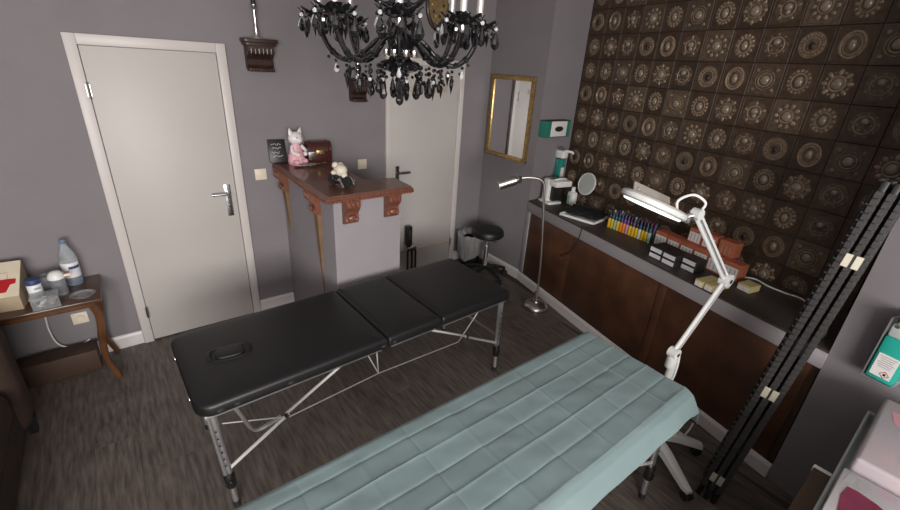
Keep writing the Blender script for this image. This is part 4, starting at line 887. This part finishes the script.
# ------------------------------------------------------------------ folded screen leaning on the near wall
F0 = atz(704, 500, 0.0); T0 = CP + ray(900, 184) * 1.33
T0 = CP + (T0 - CP) * ((2.36 - CP.x) / (T0.x - CP.x))
ld_ = (T0 - F0).normalized(); wv = Vector((0.985, 0.17, 0)); wv = (wv - ld_ * wv.dot(ld_)).normalized(); th_ = ld_.cross(wv).normalized()
if th_.y < 0: th_ = -th_
fs_ = thing('folding_screen', 'tall black folding screen folded flat and leaning beside the alcove', 'room divider', tuple(F0))
PLh = (T0 - F0).length; PWd = 0.24
def FS(u, v, w_): return F0 + ld_ * u + wv * v + th_ * w_
MS_ = Matrix(((wv.x, th_.x, ld_.x, F0.x), (wv.y, th_.y, ld_.y, F0.y), (wv.z, th_.z, ld_.z, F0.z), (0, 0, 0, 1)))
for k in range(3):
    off = (k - 1) * 0.036
    g = G()
    for v in (0.012, PWd - 0.012): g.box((v, off, PLh / 2 + 0.005), (0.024, 0.023, PLh - 0.01), M=MS_, bev=0.004)
    for u in (0.06, PLh * 0.5, PLh - 0.03): g.box((PWd / 2, off, u), (PWd - 0.05, 0.018, 0.034), M=MS_, bev=0.003)
    pn = g.build('panel', 'screen_frame', fs_)
    n = 54
    gb = G(); gb.box((0.0115, off, 0), (0.0265, 0.026, (PLh - 0.12) / n * 0.95), M=MS_.to_3x3().to_4x4(), bev=0.0012, seg=1)
    me = None
    for i in range(n):
        u = 0.08 + (PLh - 0.12) * (i + 0.5) / n
        if me is None: o = G(); o.v, o.f = gb.v, gb.f; o = o.build('woven_band', 'rattan'); me = o.data; bpy.data.objects.remove(o)
        o = bpy.data.objects.new('woven_band', me); COL.objects.link(o); o.parent = pn; o.location = tuple(ld_ * u)
    if k == 2:
        gs = G(); gs.box((0.014, off + 0.017, 0), (0.024, 0.016, 0.015), M=MS_.to_3x3().to_4x4(), bev=0.004, seg=1); o = gs.build('scallop', 'screen_frame'); me = o.data; bpy.data.objects.remove(o)
        for i in range(46):
            u = 0.12 + (PLh - 0.2) * (i + 0.5) / 46; o = bpy.data.objects.new('scallop', me); COL.objects.link(o); o.parent = pn; o.location = tuple(ld_ * u)
    g = G(); g.box((PWd / 2, off, PLh / 2), (PWd - 0.05, 0.006, PLh - 0.1), M=MS_); g.build('infill', 'rattan', pn, smooth=False)
for u in (0.16, 0.72, 1.40):
    for off in (-0.0165, 0.0165):
        g = G(); g.box((-0.0035, off, u), (0.005, 0.024, 0.055), M=MS_, bev=0.001, seg=1); g.build('hinge', 'hinge', fs_)

# ------------------------------------------------------------------ gel dispenser on the near wall
gl = thing('gel_dispenser', 'wall-mounted metal dispenser holding a bright teal disinfectant bottle', 'dispenser', tuple(CB(2.745, 0, 0.84)), TH)
MG = Matrix.Translation(CB(2.765, 0, 0.032)) @ Matrix.Rotation(TH, 4, 'Z')
g = G(); g.box((0, -0.006, 1.03), (0.11, 0.010, 0.40), M=MG, bev=0.003); g.box((0.0, -0.045, 0.838), (0.10, 0.085, 0.006), M=MG); g.box((-0.053, -0.045, 0.98), (0.004, 0.085, 0.29), M=MG); g.build('bracket', 'alu', gl)
g = G(); g.box((0, -0.050, 0.945), (0.092, 0.075, 0.205), M=MG, bev=0.010); bt = g.build('bottle', 'teal', gl)
g = G(); g.box((0, -0.050, 1.075), (0.086, 0.07, 0.058), M=MG, bev=0.008); g.build('bottle_top', 'milky', gl)
g = G(); g.box((0.0, -0.0885, 0.915), (0.07, 0.002, 0.105), M=MG); lb = g.build('label', 'paper', bt, smooth=False)
for k in range(6):
    g = G(); g.box((0.0, -0.0900, 0.957 - 0.0095 * k), (0.056 - 0.008 * (k % 3), 0.001, 0.0028), M=MG); g.build('print_line', 'grey_print', lb, smooth=False)
g = G(); MD = MG @ Matrix.Translation((0.012, -0.0902, 0.880)) @ Matrix.Rotation(PI / 4, 4, 'Y'); g.box((0, 0, 0.011), (0.024, 0.001, 0.002), M=MD); g.box((0, 0, -0.011), (0.024, 0.001, 0.002), M=MD); g.box((0.011, 0, 0), (0.002, 0.001, 0.024), M=MD); g.box((-0.011, 0, 0), (0.002, 0.001, 0.024), M=MD); g.build('hazard_diamond', 'red', lb, smooth=False)
g = G(); MD2 = MD @ Matrix.Rotation(-PI / 4, 4, 'Y'); g.ball((0, 0, 0), 0.005, 8, 5, (1, 0.2, 1.3), M=MD2); g.build('hazard_mark', 'black_card', lb)
g = G(); g.box((0, -0.055, 1.13), (0.075, 0.06, 0.05), M=MG, bev=0.008); g.tube([MG @ Vector((0, -0.08, 1.15)), MG @ Vector((0, -0.14, 1.155)), MG @ Vector((0, -0.20, 1.14))], 0.009, 8); g.build('pump_lever', 'chrome', gl)

# ------------------------------------------------------------------ side cabinet with packs, lower right
sdc = thing('side_cabinet', 'small dark brown cabinet standing by the near wall under the milky tub', 'cabinet', (1.9, -3.66, 0))
g = G(); g.box((1.69, -3.655, 0.335), (0.56, 0.49, 0.67), bev=0.004); g.build('carcass', 'brown_box', sdc)
g = G(); g.box((1.685, -3.65, 0.681), (0.585, 0.52, 0.022), bev=0.003); g.build('top', 'brown_box', sdc)
g = G(); g.box((1.968, -3.416, 0.681), (0.022, 0.058, 0.024), bev=0.003); g.build('edge_cap', 'paper', sdc)
g = G(); g.box((2.195, -3.68, 0.345), (0.43, 0.42, 0.69), bev=0.004); g.build('rear_carcass', 'pack_card', sdc)
for z in (0.17, 0.50):
    g = G(); g.box((1.405, -3.655, z), (0.014, 0.46, 0.30), bev=0.003); dd = g.build('drawer', 'brown_box', sdc); g = G(); g.box((1.394, -3.655, z + 0.05), (0.012, 0.12, 0.012), bev=0.003); g.build('handle', 'nickel', dd)
tb = thing('plastic_tub', 'milky translucent plastic tub on the small dark brown cabinet', 'tub', (2.0, -3.62, 0.693))
g = G()
for (cx, cy, sx, sy) in ((2.01, -3.452, 0.88, 0.006), (2.01, -3.86, 0.88, 0.006), (1.573, -3.656, 0.006, 0.402), (2.447, -3.656, 0.006, 0.402)): g.box((cx, cy, 0.718), (sx, sy, 0.05), bev=0.002, seg=1)
g.box((2.01, -3.656, 0.697), (0.88, 0.41, 0.006)); g.build('wall_of_tub', 'milky', tb)
g = G(); g.tube([(1.57, -3.447, 0.744), (2.45, -3.447, 0.744), (2.45, -3.862, 0.744), (1.57, -3.862, 0.744)], 0.006, 6, closed=True); g.build('rim', 'milky', tb)
# pack with the maroon picture
pk = thing('maroon_pack', 'white flat carton printed with a large maroon shape, lying in the milky tub', 'box', (1.74, -3.62, 0.701))
g = G(); g.box((1.735, -3.635, 0.753), (0.31, 0.355, 0.104), bev=0.004); cb_ = g.build('carton', 'pack_card', pk)
ZT = 0.8056
def flat(poly, z, nm, m, par): g = G(); g.prism(poly, z, z + 0.0008); return g.build(nm, m, par, smooth=False)
flat([(1.795, -3.485), (1.800, -3.51), (1.790, -3.56), (1.760, -3.62), (1.72, -3.67), (1.66, -3.69), (1.60, -3.69), (1.60, -3.50), (1.66, -3.486), (1.74, -3.478)], ZT, 'maroon_print', 'maroon', pk)
flat([(1.795, -3.60), (1.808, -3.66), (1.76, -3.70), (1.72, -3.672), (1.762, -3.62)], ZT, 'mauve_print', 'mauve', pk)
flat([(1.868, -3.474), (1.868, -3.496), (1.815, -3.493), (1.815, -3.470)], ZT, 'code_print', 'grey_print', pk)
for k in range(5): flat([(1.858 - 0.010 * k, -3.505), (1.854 - 0.010 * k, -3.505), (1.854 - 0.010 * k, -3.53 - 0.008 * (k % 2)), (1.858 - 0.010 * k, -3.53 - 0.008 * (k % 2))], ZT, 'print_line', 'grey_print', pk)
for k in range(3): flat([(1.872 - 0.012 * k, -3.55), (1.868 - 0.012 * k, -3.55), (1.868 - 0.012 * k, -3.60), (1.872 - 0.012 * k, -3.60)], ZT, 'print_line', 'mauve', pk)
# pink pack
pp = thing('pink_pack', 'pink and white wipes pack with a red bar and fine print, in the milky tub', 'pack', (2.14, -3.64, 0.701))
g = G(); g.box((2.175, -3.645, 0.775), (0.525, 0.355, 0.148), bev=0.014, seg=3); g.build('wrapper', 'pink_pack', pp)
ZP = 0.8494
flat([(2.14, -3.575), (2.155, -3.575), (2.155, -3.66), (2.14, -3.66)], ZP, 'red_bar', 'red_text', pp)
for k in range(4): flat([(2.17, -3.585 - 0.016 * k), (2.195, -3.585 - 0.016 * k), (2.195, -3.596 - 0.016 * k), (2.17, -3.596 - 0.016 * k)], ZP, 'red_letter', 'red_text', pp)
for k in range(9): flat([(2.112 - 0.013 * k, -3.565), (2.108 - 0.013 * k, -3.565), (2.108 - 0.013 * k, -3.68), (2.112 - 0.013 * k, -3.68)], ZP, 'print_line', 'blue_text', pp)
flat([(2.25, -3.52), (2.34, -3.50), (2.34, -3.68), (2.27, -3.68), (2.235, -3.60)], ZP, 'pink_print', 'flower_pink', pp)

# ------------------------------------------------------------------ side table with things, far left
SZ = 0.60
sd = thing('side_table', 'small dark wooden side table with curved sabre legs under the water bottle', 'table', (-0.52, -0.21, 0))
g = G(); g.box((-0.515, -0.205, SZ - 0.011), (0.75, 0.385, 0.022), bev=0.005); g.build('table_top', 'table_wood', sd)
g = G(); g.box((-0.515, -0.205, SZ - 0.042), (0.66, 0.31, 0.04), bev=0.003); g.build('apron', 'leg_wood', sd)
for sx in (-1, 1):
    for sy in (-1, 1):
        cx, cy = -0.515 + sx * 0.305, -0.205 + sy * 0.13
        pts = spline([(cx, cy, SZ - 0.025), (cx + sx * 0.032, cy + sy * 0.004, SZ - 0.14), (cx + sx * 0.012, cy + sy * 0.010, SZ - 0.30), (cx + sx * 0.008, cy + sy * 0.02, 0.15), (cx + sx * 0.045, cy + sy * 0.045 if sy < 0 else cy + 0.035, 0.004)], 6)
        g = G(); g.tube(pts, [0.024 - 0.008 * i / (len(pts) - 1) for i in range(len(pts))], 8); g.build('leg', 'leg_wood', sd)
g = G(); g.box((-0.475, -0.13, 0.075), (0.44, 0.14, 0.15), bev=0.004); tag(g.build('wooden_box', 'brown_box', origin=(-0.475, -0.12, 0)), 'long low brown wooden box on the floor under the side table', 'box')
# water bottle
wb = thing('water_bottle', 'clear water bottle with a white and orange label on the side table', 'bottle', (-0.262, -0.085, SZ)); MM = Matrix.Translation((-0.262, -0.085, SZ))
g = G(); g.lathe([(0, 0.003), (0.034, 0), (0.043, 0.008), (0.044, 0.05), (0.043, 0.055), (0.043, 0.155), (0.044, 0.165), (0.041, 0.19), (0.030, 0.225), (0.018, 0.255), (0.0145, 0.265), (0.0145, 0.275), (0, 0.275)], 24, MM); b_ = g.build('body', 'water_bottle', wb)
g = G(); g.lathe([(0.0425, 0.0), (0.0448, 0.008), (0.0448, 0.03), (0.0435, 0.03)], 24, MM); g.build('blue_foot', 'blue_glass', wb)
g = G(); g.lathe([(0.0442, 0.055), (0.0447, 0.056), (0.0447, 0.15), (0.0442, 0.151)], 28, MM); lb = g.build('label', 'label_white', b_)
vs = []; 
for i in range(7):
    a = math.radians(205 + 9 * i); vs += [(0.0452 * math.cos(a), 0.0452 * math.sin(a), 0.062), (0.0452 * math.cos(a), 0.0452 * math.sin(a), 0.105)]
g = G(); g.add(vs, [(2 * i, 2 * i + 2, 2 * i + 3, 2 * i + 1) for i in range(6)], MM); g.build('label_print', 'label_orange', wb)
vs = []
for i in range(10):
    a = math.radians(262 + 9 * i); vs += [(0.0452 * math.cos(a), 0.0452 * math.sin(a), 0.115 if i % 2 else 0.11), (0.0452 * math.cos(a), 0.0452 * math.sin(a), 0.13)]
g = G(); g.add(vs, [(2 * i, 2 * i + 2, 2 * i + 3, 2 * i + 1) for i in range(9)], MM); g.build('label_print', 'label_blue', wb)
g = G(); g.lathe([(0, 0.272), (0.0165, 0.272), (0.017, 0.275), (0.017, 0.295), (0.015, 0.299), (0, 0.299)], 18, MM); g.build('cap', 'blue_glass', wb)
# carton with red cup picture
cc = thing('picture_carton', 'cream carton printed with a red bowl, standing on the side table by the wall', 'box', (-0.585, -0.20, SZ))
MM = Matrix.Translation((-0.602, -0.190, SZ)) @ Matrix.Rotation(math.radians(-6), 4, 'Z')
hb_, db_ = 0.165, 0.235
g = G(); g.add([(-0.15, -db_ / 2, 0), (0.13, -db_ / 2, 0), (0.13, db_ / 2, 0), (-0.15, db_ / 2, 0), (-0.15, -db_ / 2, 0.085), (0.13, -db_ / 2, 0.085), (0.13, db_ / 2 - 0.02, 0.215), (-0.15, db_ / 2 - 0.02, 0.215)], [(3, 2, 1, 0), (4, 5, 6, 7), (0, 1, 5, 4), (1, 2, 6, 5), (2, 3, 7, 6), (3, 0, 4, 7)], MM); g.build('carton', 'tan_card', cc, smooth=False)
sl = math.atan2(0.13, db_ - 0.02); MSL = MM @ Matrix.Translation((0, -db_ / 2, 0.0855)) @ Matrix.Rotation(sl, 4, 'X')
LL = math.hypot(0.13, db_ - 0.02)
g = G(); g.box((-0.01, LL / 2, 0.0005), (0.278, LL - 0.002, 0.001), M=MSL); tp = g.build('top_panel', 'cream_card', cc, smooth=False)
g = G(); g.prism([(-0.02, 0.035), (0.075, 0.035), (0.090, 0.085), (0.112, 0.09), (0.114, 0.122), (0.080, 0.126), (-0.06, 0.120)], 0.001, 0.0016, MSL); g.build('red_bowl_print', 'red', tp, smooth=False)
g = G(); g.tube([MSL @ Vector(p) for p in ((-0.058, 0.118, 0.002), (-0.056, 0.170, 0.002), (0.075, 0.170, 0.002), (0.077, 0.124, 0.002))], 0.0015, 5); g.tube([MSL @ Vector((-0.05 + 0.022 * math.cos(a), 0.21 + 0.010 * math.sin(a), 0.002)) for a in [2 * PI * i / 14 for i in range(14)]], 0.0012, 5, closed=True); g.build('line_print', 'grey_print', tp)
# small can
cn = thing('spray_jar', 'small white jar with a dark blue lid on the side table edge', 'jar', (-0.424, -0.258, SZ)); MM = Matrix.Translation((-0.424, -0.258, SZ))
g = G(); g.lathe([(0, 0), (0.031, 0), (0.033, 0.004), (0.033, 0.112), (0.030, 0.118), (0, 0.118)], 22, MM); b_ = g.build('body', 'label_white', cn)
g = G(); g.lathe([(0, 0.117), (0.034, 0.117), (0.0345, 0.12), (0.0345, 0.142), (0.031, 0.147), (0, 0.147)], 22, MM); g.build('lid', 'label_blue', cn)
for k in range(3):
    vs = []
    for i in range(6):
        a = math.radians(255 + 11 * i + 8 * k); vs += [(0.0336 * math.cos(a), 0.0336 * math.sin(a), 0.035 + 0.026 * k), (0.0336 * math.cos(a), 0.0336 * math.sin(a), 0.047 + 0.026 * k)]
    g = G(); g.add(vs, [(2 * i, 2 * i + 2, 2 * i + 3, 2 * i + 1) for i in range(5)], MM); g.build('label_print', 'grey_print', b_)
# clear drinking cups: upright one and the upturned one
def cup(label, x, y, ht, r0, r1, m, up=True, handle=False):
    t = thing('plastic_cup', label, 'cup', (x, y, SZ), group='clear cups on the side table'); MM = Matrix.Translation((x, y, SZ))
    pr = [(0, 0.0), (r0, 0), (r1, ht), (r1 - 0.003, ht), (r0 - 0.003, 0.004), (0, 0.004)]
    if not up: pr = [(r1 - 0.003, 0), (r1, 0), (r0, ht), (0, ht), (0, ht - 0.003), (r0 - 0.003, ht - 0.003), (r1 - 0.003, 0)]
    g = G(); g.lathe(pr, 24, MM); g.build('wall_of_cup', m, t)
    g = G(); zz = ht if up else 0.004; g.tube([(x + r1 * math.cos(a), y + r1 * math.sin(a), SZ + zz) for a in [2 * PI * i / 24 for i in range(24)]], 0.0025, 6, closed=True); g.build('rim', m, t)
    return t
cup('clear plastic cup standing upright beside the small white jar', -0.395, -0.165, 0.115, 0.032, 0.042, 'clear_plastic')
c_ = cup('tall clear glass with a white dome-shaped lid on the side table', -0.325, -0.215, 0.105, 0.036, 0.036, 'clear_plastic')
g = G(); g.lathe([(0.041, 0.1085), (0.041, 0.116), (0.036, 0.135), (0.024, 0.150), (0, 0.155)], 24, Matrix.Translation((-0.325, -0.215, SZ))); g.tube(spline([(-0.29, -0.22, SZ + 0.118), (-0.262, -0.225, SZ + 0.12), (-0.258, -0.23, SZ + 0.113)], 4), 0.008, 8); g.build('dome_lid', 'white_plastic', c_)
bx_ = thing('clear_box', 'clear plastic box of small items at the front edge of the side table', 'box', (-0.385, -0.345, SZ))
MM = Matrix.Translation((-0.385, -0.343, SZ)) @ Matrix.Rotation(0.06, 4, 'Z')
g = G()
for (cx, cy, sx, sy) in ((0, 0.042, 0.12, 0.003), (0, -0.042, 0.12, 0.003), (0.0585, 0, 0.003, 0.081), (-0.0585, 0, 0.003, 0.081)): g.box((cx, cy, 0.036), (sx, sy, 0.068), M=MM)
g.box((0, 0, 0.002), (0.12, 0.087, 0.003), M=MM); g.build('tub', 'clear_plastic', bx_, smooth=False)
g = G(); g.box((0, 0, 0.0725), (0.126, 0.093, 0.004), M=MM, bev=0.0015); g.build('lid', 'clear_plastic', bx_)
random.seed(2)
for k in range(9):
    g = G(); p = Vector((random.uniform(-0.042, 0.042), random.uniform(-0.026, 0.026), 0.017 + 0.020 * (k // 5))); g.box(tuple(p), (0.024, 0.016, 0.014), rz=0.0, M=MM @ Matrix.Translation(p) @ Matrix.Rotation(random.uniform(0, 3), 4, 'Z') @ Matrix.Translation(-p), bev=0.003); g.build('capsule', random.choice(['black_plastic', 'tan_card', 'paper']), bx_)
g = G(); g.lathe([(0, 0.0), (0.05, 0.0), (0.06, 0.010), (0.063, 0.012), (0.060, 0.014), (0.049, 0.004), (0, 0.004)], 28, Matrix.Translation((-0.225, -0.30, SZ)), 1.0, 0.9); tag(g.build('glass_dish', 'clear_plastic', origin=(-0.225, -0.30, SZ)), 'flat clear glass dish lying empty on the side table corner', 'dish')

# ------------------------------------------------------------------ sofa
so_ = thing('sofa', 'dark brown velvet sofa with rounded arm beside the side table', 'sofa', (-0.95, -1.7, 0))
SX1 = -0.555; SX0 = -1.42; SYA = -0.58; SYB = -3.0
def soft(c, d, bev, nm, par=so_, amp=0.008):
    g = G(); g.box(c, d, bev=bev, seg=4); me = g.build(nm, 'sofa', par, ang=80)
    return me
soft(((SX0 + SX1) / 2, (SYA + SYB) / 2, 0.20), (SX1 - SX0 - 0.02, SYA - SYB - 0.04, 0.22), 0.03, 'base')
soft(((SX0 + SX1) / 2 + 0.015, SYA - 0.13, 0.415), (SX1 - SX0 + 0.03, 0.26, 0.61), 0.085, 'armrest')
soft(((SX0 + SX1) / 2 + 0.015, SYB + 0.13, 0.415), (SX1 - SX0 + 0.03, 0.26, 0.61), 0.085, 'armrest')
soft((SX0 + 0.14, (SYA + SYB) / 2, 0.50), (0.26, SYA - SYB - 0.1, 0.72), 0.08, 'backrest')
for k in range(2):
    ln_ = (SYA - SYB - 0.54) / 2; soft(((SX0 + SX1) / 2 + 0.125, SYA - 0.27 - ln_ * (k + 0.5), 0.375), (SX1 - SX0 - 0.24, ln_ - 0.01, 0.17), 0.06, 'seat_cushion')
for (x, y) in ((SX1 - 0.012, SYA - 0.07), (SX1 - 0.05, SYB + 0.09), (SX0 + 0.08, SYA - 0.09), (SX0 + 0.08, SYB + 0.09)):
    g = G(); g.tube([(x, y, 0.0), (x, y, 0.11)], [0.022, 0.034], 4); g.build('foot', 'black_plastic', so_)

# ------------------------------------------------------------------ chandelier
CC = Vector((0.932, -2.040, 2.132))
chd = thing('chandelier', 'black crystal chandelier with curved arms and hanging drops', 'chandelier', tuple(CC))
RC = 0.262; NA = 8
def shared(name, g, m, smooth=True, ang=30):
    o = g.build(name, m, smooth=smooth, ang=ang); me = o.data; bpy.data.objects.remove(o); return me
def drop_mesh(L_, r_, m):
    g = G(); g.lathe([(0, 0), (r_ * 0.35, -L_ * 0.12), (r_ * 0.75, -L_ * 0.42), (r_, -L_ * 0.68), (r_ * 0.7, -L_ * 0.9), (0, -L_)], 8, None, 1, 0.6); return shared('drop', g, m, False)
def spear_mesh(L_, r_, m):
    g = G(); g.lathe([(0, 0), (r_, -L_ * 0.25), (r_ * 0.9, -L_ * 0.4), (0, -L_)], 6); return shared('drop', g, m, False)
def bead_mesh(r_, m):
    g = G(); g.ball((0, 0, 0), r_, 8, 4); return shared('bead', g, m, False)
DROPL = drop_mesh(0.056, 0.0155, 'black_crystal'); DROPS = drop_mesh(0.040, 0.012, 'black_crystal'); SPEAR = spear_mesh(0.050, 0.0075, 'black_crystal'); DROPC = drop_mesh(0.030, 0.010, 'clear_crystal')
BEAD = bead_mesh(0.0085, 'black_crystal'); BEADC = bead_mesh(0.0065, 'clear_crystal'); BEADS = bead_mesh(0.006, 'black_crystal')
def hang(me, p, name, rz=None):
    o = bpy.data.objects.new(name, me); COL.objects.link(o); o.parent = chd; o.location = tuple(Vector(p)); o.rotation_euler = (0, 0, random.uniform(0, PI) if rz is None else rz); return o
def string(p, beads_, me):            # a bead chain ending in a drop; p is local
    p = Vector(p)
    for b in beads_: p = p - Vector((0, 0, 0.010)); hang(b, p, 'bead'); p = p - Vector((0, 0, 0.008))
    hang(me, p, 'drop')
random.seed(21)
ARM = G(); prof = [(0.035, -0.045), (0.075, -0.060), (0.125, -0.105), (0.180, -0.128), (0.225, -0.105), (0.253, -0.06), (RC, -0.012)]
g = G(); pts = spline([(r_, 0, z) for r_, z in prof], 6); g.tube(pts, 0.0085, 10); g.ball((0.125, 0, -0.105), 0.013, 8, 5); g.ball((0.225, 0, -0.105), 0.012, 8, 5); me_arm = shared('arm', g, 'black_crystal')
g = G(); n = 40; vs = []; lev = [(0.004, -0.016), (0.024, -0.014), (0.046, -0.004), (0.062, 0.010), (0.058, 0.012), (0.042, 0.002), (0.018, -0.004), (0.004, -0.004)]
for i in range(n):
    a = 2 * PI * i / n; fl_ = 1 + 0.10 * math.cos(8 * a)
    for q_, (r_, z) in enumerate(lev): k_ = fl_ if r_ > 0.03 else 1; vs.append((r_ * k_ * math.cos(a), r_ * k_ * math.sin(a), z + (0.006 * math.cos(8 * a) if r_ > 0.05 else 0)))
kk = len(lev); fs = [(i * kk + q_, ((i + 1) % n) * kk + q_, ((i + 1) % n) * kk + (q_ + 1) % kk, i * kk + (q_ + 1) % kk) for i in range(n) for q_ in range(kk)]
g.add(vs, fs); me_pan = shared('drip_pan', g, 'black_crystal', ang=25)
g = G(); g.lathe([(0, -0.034), (0.010, -0.034), (0.012, -0.028), (0.0125, -0.014), (0, -0.014)], 14); me_cup = shared('arm_ferrule', g, 'silver')
g = G(); g.lathe([(0, -0.004), (0.016, -0.004), (0.022, 0.014), (0.024, 0.02), (0.014, 0.02), (0, 0.018)], 14); me_sock = shared('candle_cup', g, 'black_crystal')
g = G(); g.lathe([(0, 0.018), (0.0115, 0.018), (0.0115, 0.10), (0.009, 0.104), (0, 0.104)], 14); me_can = shared('candle_tube', g, 'candle_tube')
g = G(); g.lathe([(0, 0.104), (0.006, 0.104), (0.013, 0.122), (0.012, 0.138), (0.005, 0.160), (0, 0.172)], 12); me_bulb = shared('bulb', g, 'clear_crystal')
for i in range(NA):
    a = 2 * PI * (i + 0.28) / NA; d = Vector((math.cos(a), math.sin(a), 0)); t_ = Vector((-d.y, d.x, 0)); e = d * RC
    o = hang(me_arm, (0, 0, 0), 'arm', a)
    for me, nm in ((me_pan, 'drip_pan'), (me_cup, 'arm_ferrule'), (me_sock, 'candle_cup'), (me_can, 'candle_tube'), (me_bulb, 'bulb')): hang(me, e, nm, a)
    for k in range(11):
        b = 2 * PI * k / 11 + 0.3; p = e + Vector((math.cos(b), math.sin(b), 0)) * 0.060 + Vector((0, 0, 0.004))
        if k % 2: string(p, [BEADC if k % 4 == 1 else BEADS], DROPS if k % 3 else DROPL)
        else: string(p, [BEADS], SPEAR if k != 4 else DROPC)
    string(d * 0.180 + Vector((0, 0, -0.136)), [BEADS, BEADS], SPEAR if i % 2 else DROPS)
    string(d * 0.215 + Vector((0, 0, -0.122)), [BEADS], DROPC if i % 2 else SPEAR)
    # swag of beads from hub to arm
    for k in range(7):
        f_ = (k + 0.5) / 7; p = d * (0.06 + 0.19 * f_) + t_ * 0.012 + Vector((0, 0, -0.165 - 0.055 * math.sin(PI * f_) + 0.06 * f_)); hang(BEAD if k % 3 == 1 else BEADS, p, 'bead')
    b = a + PI / NA; p = Vector((math.cos(b), math.sin(b), 0)) * 0.062 + Vector((0, 0, -0.155)); string(p, [BEADS, BEADC] if i % 2 else [BEAD], DROPL)
    string(Vector((math.cos(a), math.sin(a), 0)) * 0.10 + Vector((0, 0, -0.13)), [BEADS, BEAD, BEADS], DROPL if i % 2 else DROPS)
    string(d * 0.145 + t_ * 0.012 + Vector((0, 0, -0.135)), [BEADS, BEADS, BEADC], SPEAR)
    hang(me_cup, Vector((math.cos(b), math.sin(b), 0)) * 0.05 + Vector((0, 0, -0.075)), 'arm_ferrule', 0)
g = G(); MM = Matrix.Translation(CC)
g.lathe([(0, -0.175), (0.012, -0.172), (0.03, -0.160), (0.062, -0.150), (0.072, -0.140), (0.066, -0.125), (0.04, -0.115), (0.03, -0.10), (0.045, -0.085), (0.05, -0.06), (0.036, -0.04), (0.022, -0.02), (0.018, 0.03), (0.034, 0.05), (0.030, 0.075), (0.016, 0.09), (0.014, 0.16), (0.03, 0.18), (0.03, 0.21), (0.012, 0.23), (0.012, 0.36), (0, 0.36)], 16, MM); g.build('column', 'black_crystal', chd, ang=20)
for k in range(14):
    b = 2 * PI * k / 14; hang(BEAD, Vector((math.cos(b), math.sin(b), 0)) * 0.072 + Vector((0, 0, -0.140)), 'bead')
for L_, nm in ((0.0, 'x'),): string((0, 0, -0.175), [BEAD, BEADS], DROPL)
g = G(); pts = spline([(0.03, 0, 0.05), (0.06, 0, 0.045), (0.11, 0, 0.085), (0.15, 0, 0.15), (0.16, 0, 0.22)], 6); g.tube(pts, 0.008, 10); me_up = shared('upper_arm', g, 'black_crystal')
for i in range(5):
    a = 2 * PI * (i + 0.1) / 5; d = Vector((math.cos(a), math.sin(a), 0)); hang(me_up, (0, 0, 0), 'upper_arm', a); e = d * 0.16 + Vector((0, 0, 0.225))
    for me, nm in ((me_pan, 'drip_pan'), (me_sock, 'candle_cup'), (me_can, 'candle_tube'), (me_bulb, 'bulb')): hang(me, e, nm, a)
    for k in range(5):
        b = 2 * PI * k / 5; string(e + Vector((math.cos(b), math.sin(b), 0)) * 0.058, [BEADS], DROPS)
g = G(); z = CC.z + 0.36; k = 0
while z < HC - 0.03:
    c = Vector((CC.x, CC.y, z + 0.017)); ax_ = Vector((1, 0, 0)) if k % 2 else Vector((0, 1, 0)); g.tube([c + ax_ * (0.010 * math.cos(t)) + Vector((0, 0, 0.018 * math.sin(t))) for t in [2 * PI * i / 12 for i in range(12)]], 0.003, 6, closed=True); z += 0.028; k += 1
g.build('chain', 'black_crystal', chd)
g = G(); g.lathe([(0, HC - CC.z - 0.04), (0.02, HC - CC.z - 0.04), (0.055, HC - CC.z - 0.012), (0.06, HC - CC.z), (0, HC - CC.z)], 20, MM); g.build('ceiling_rose', 'black_crystal', chd)
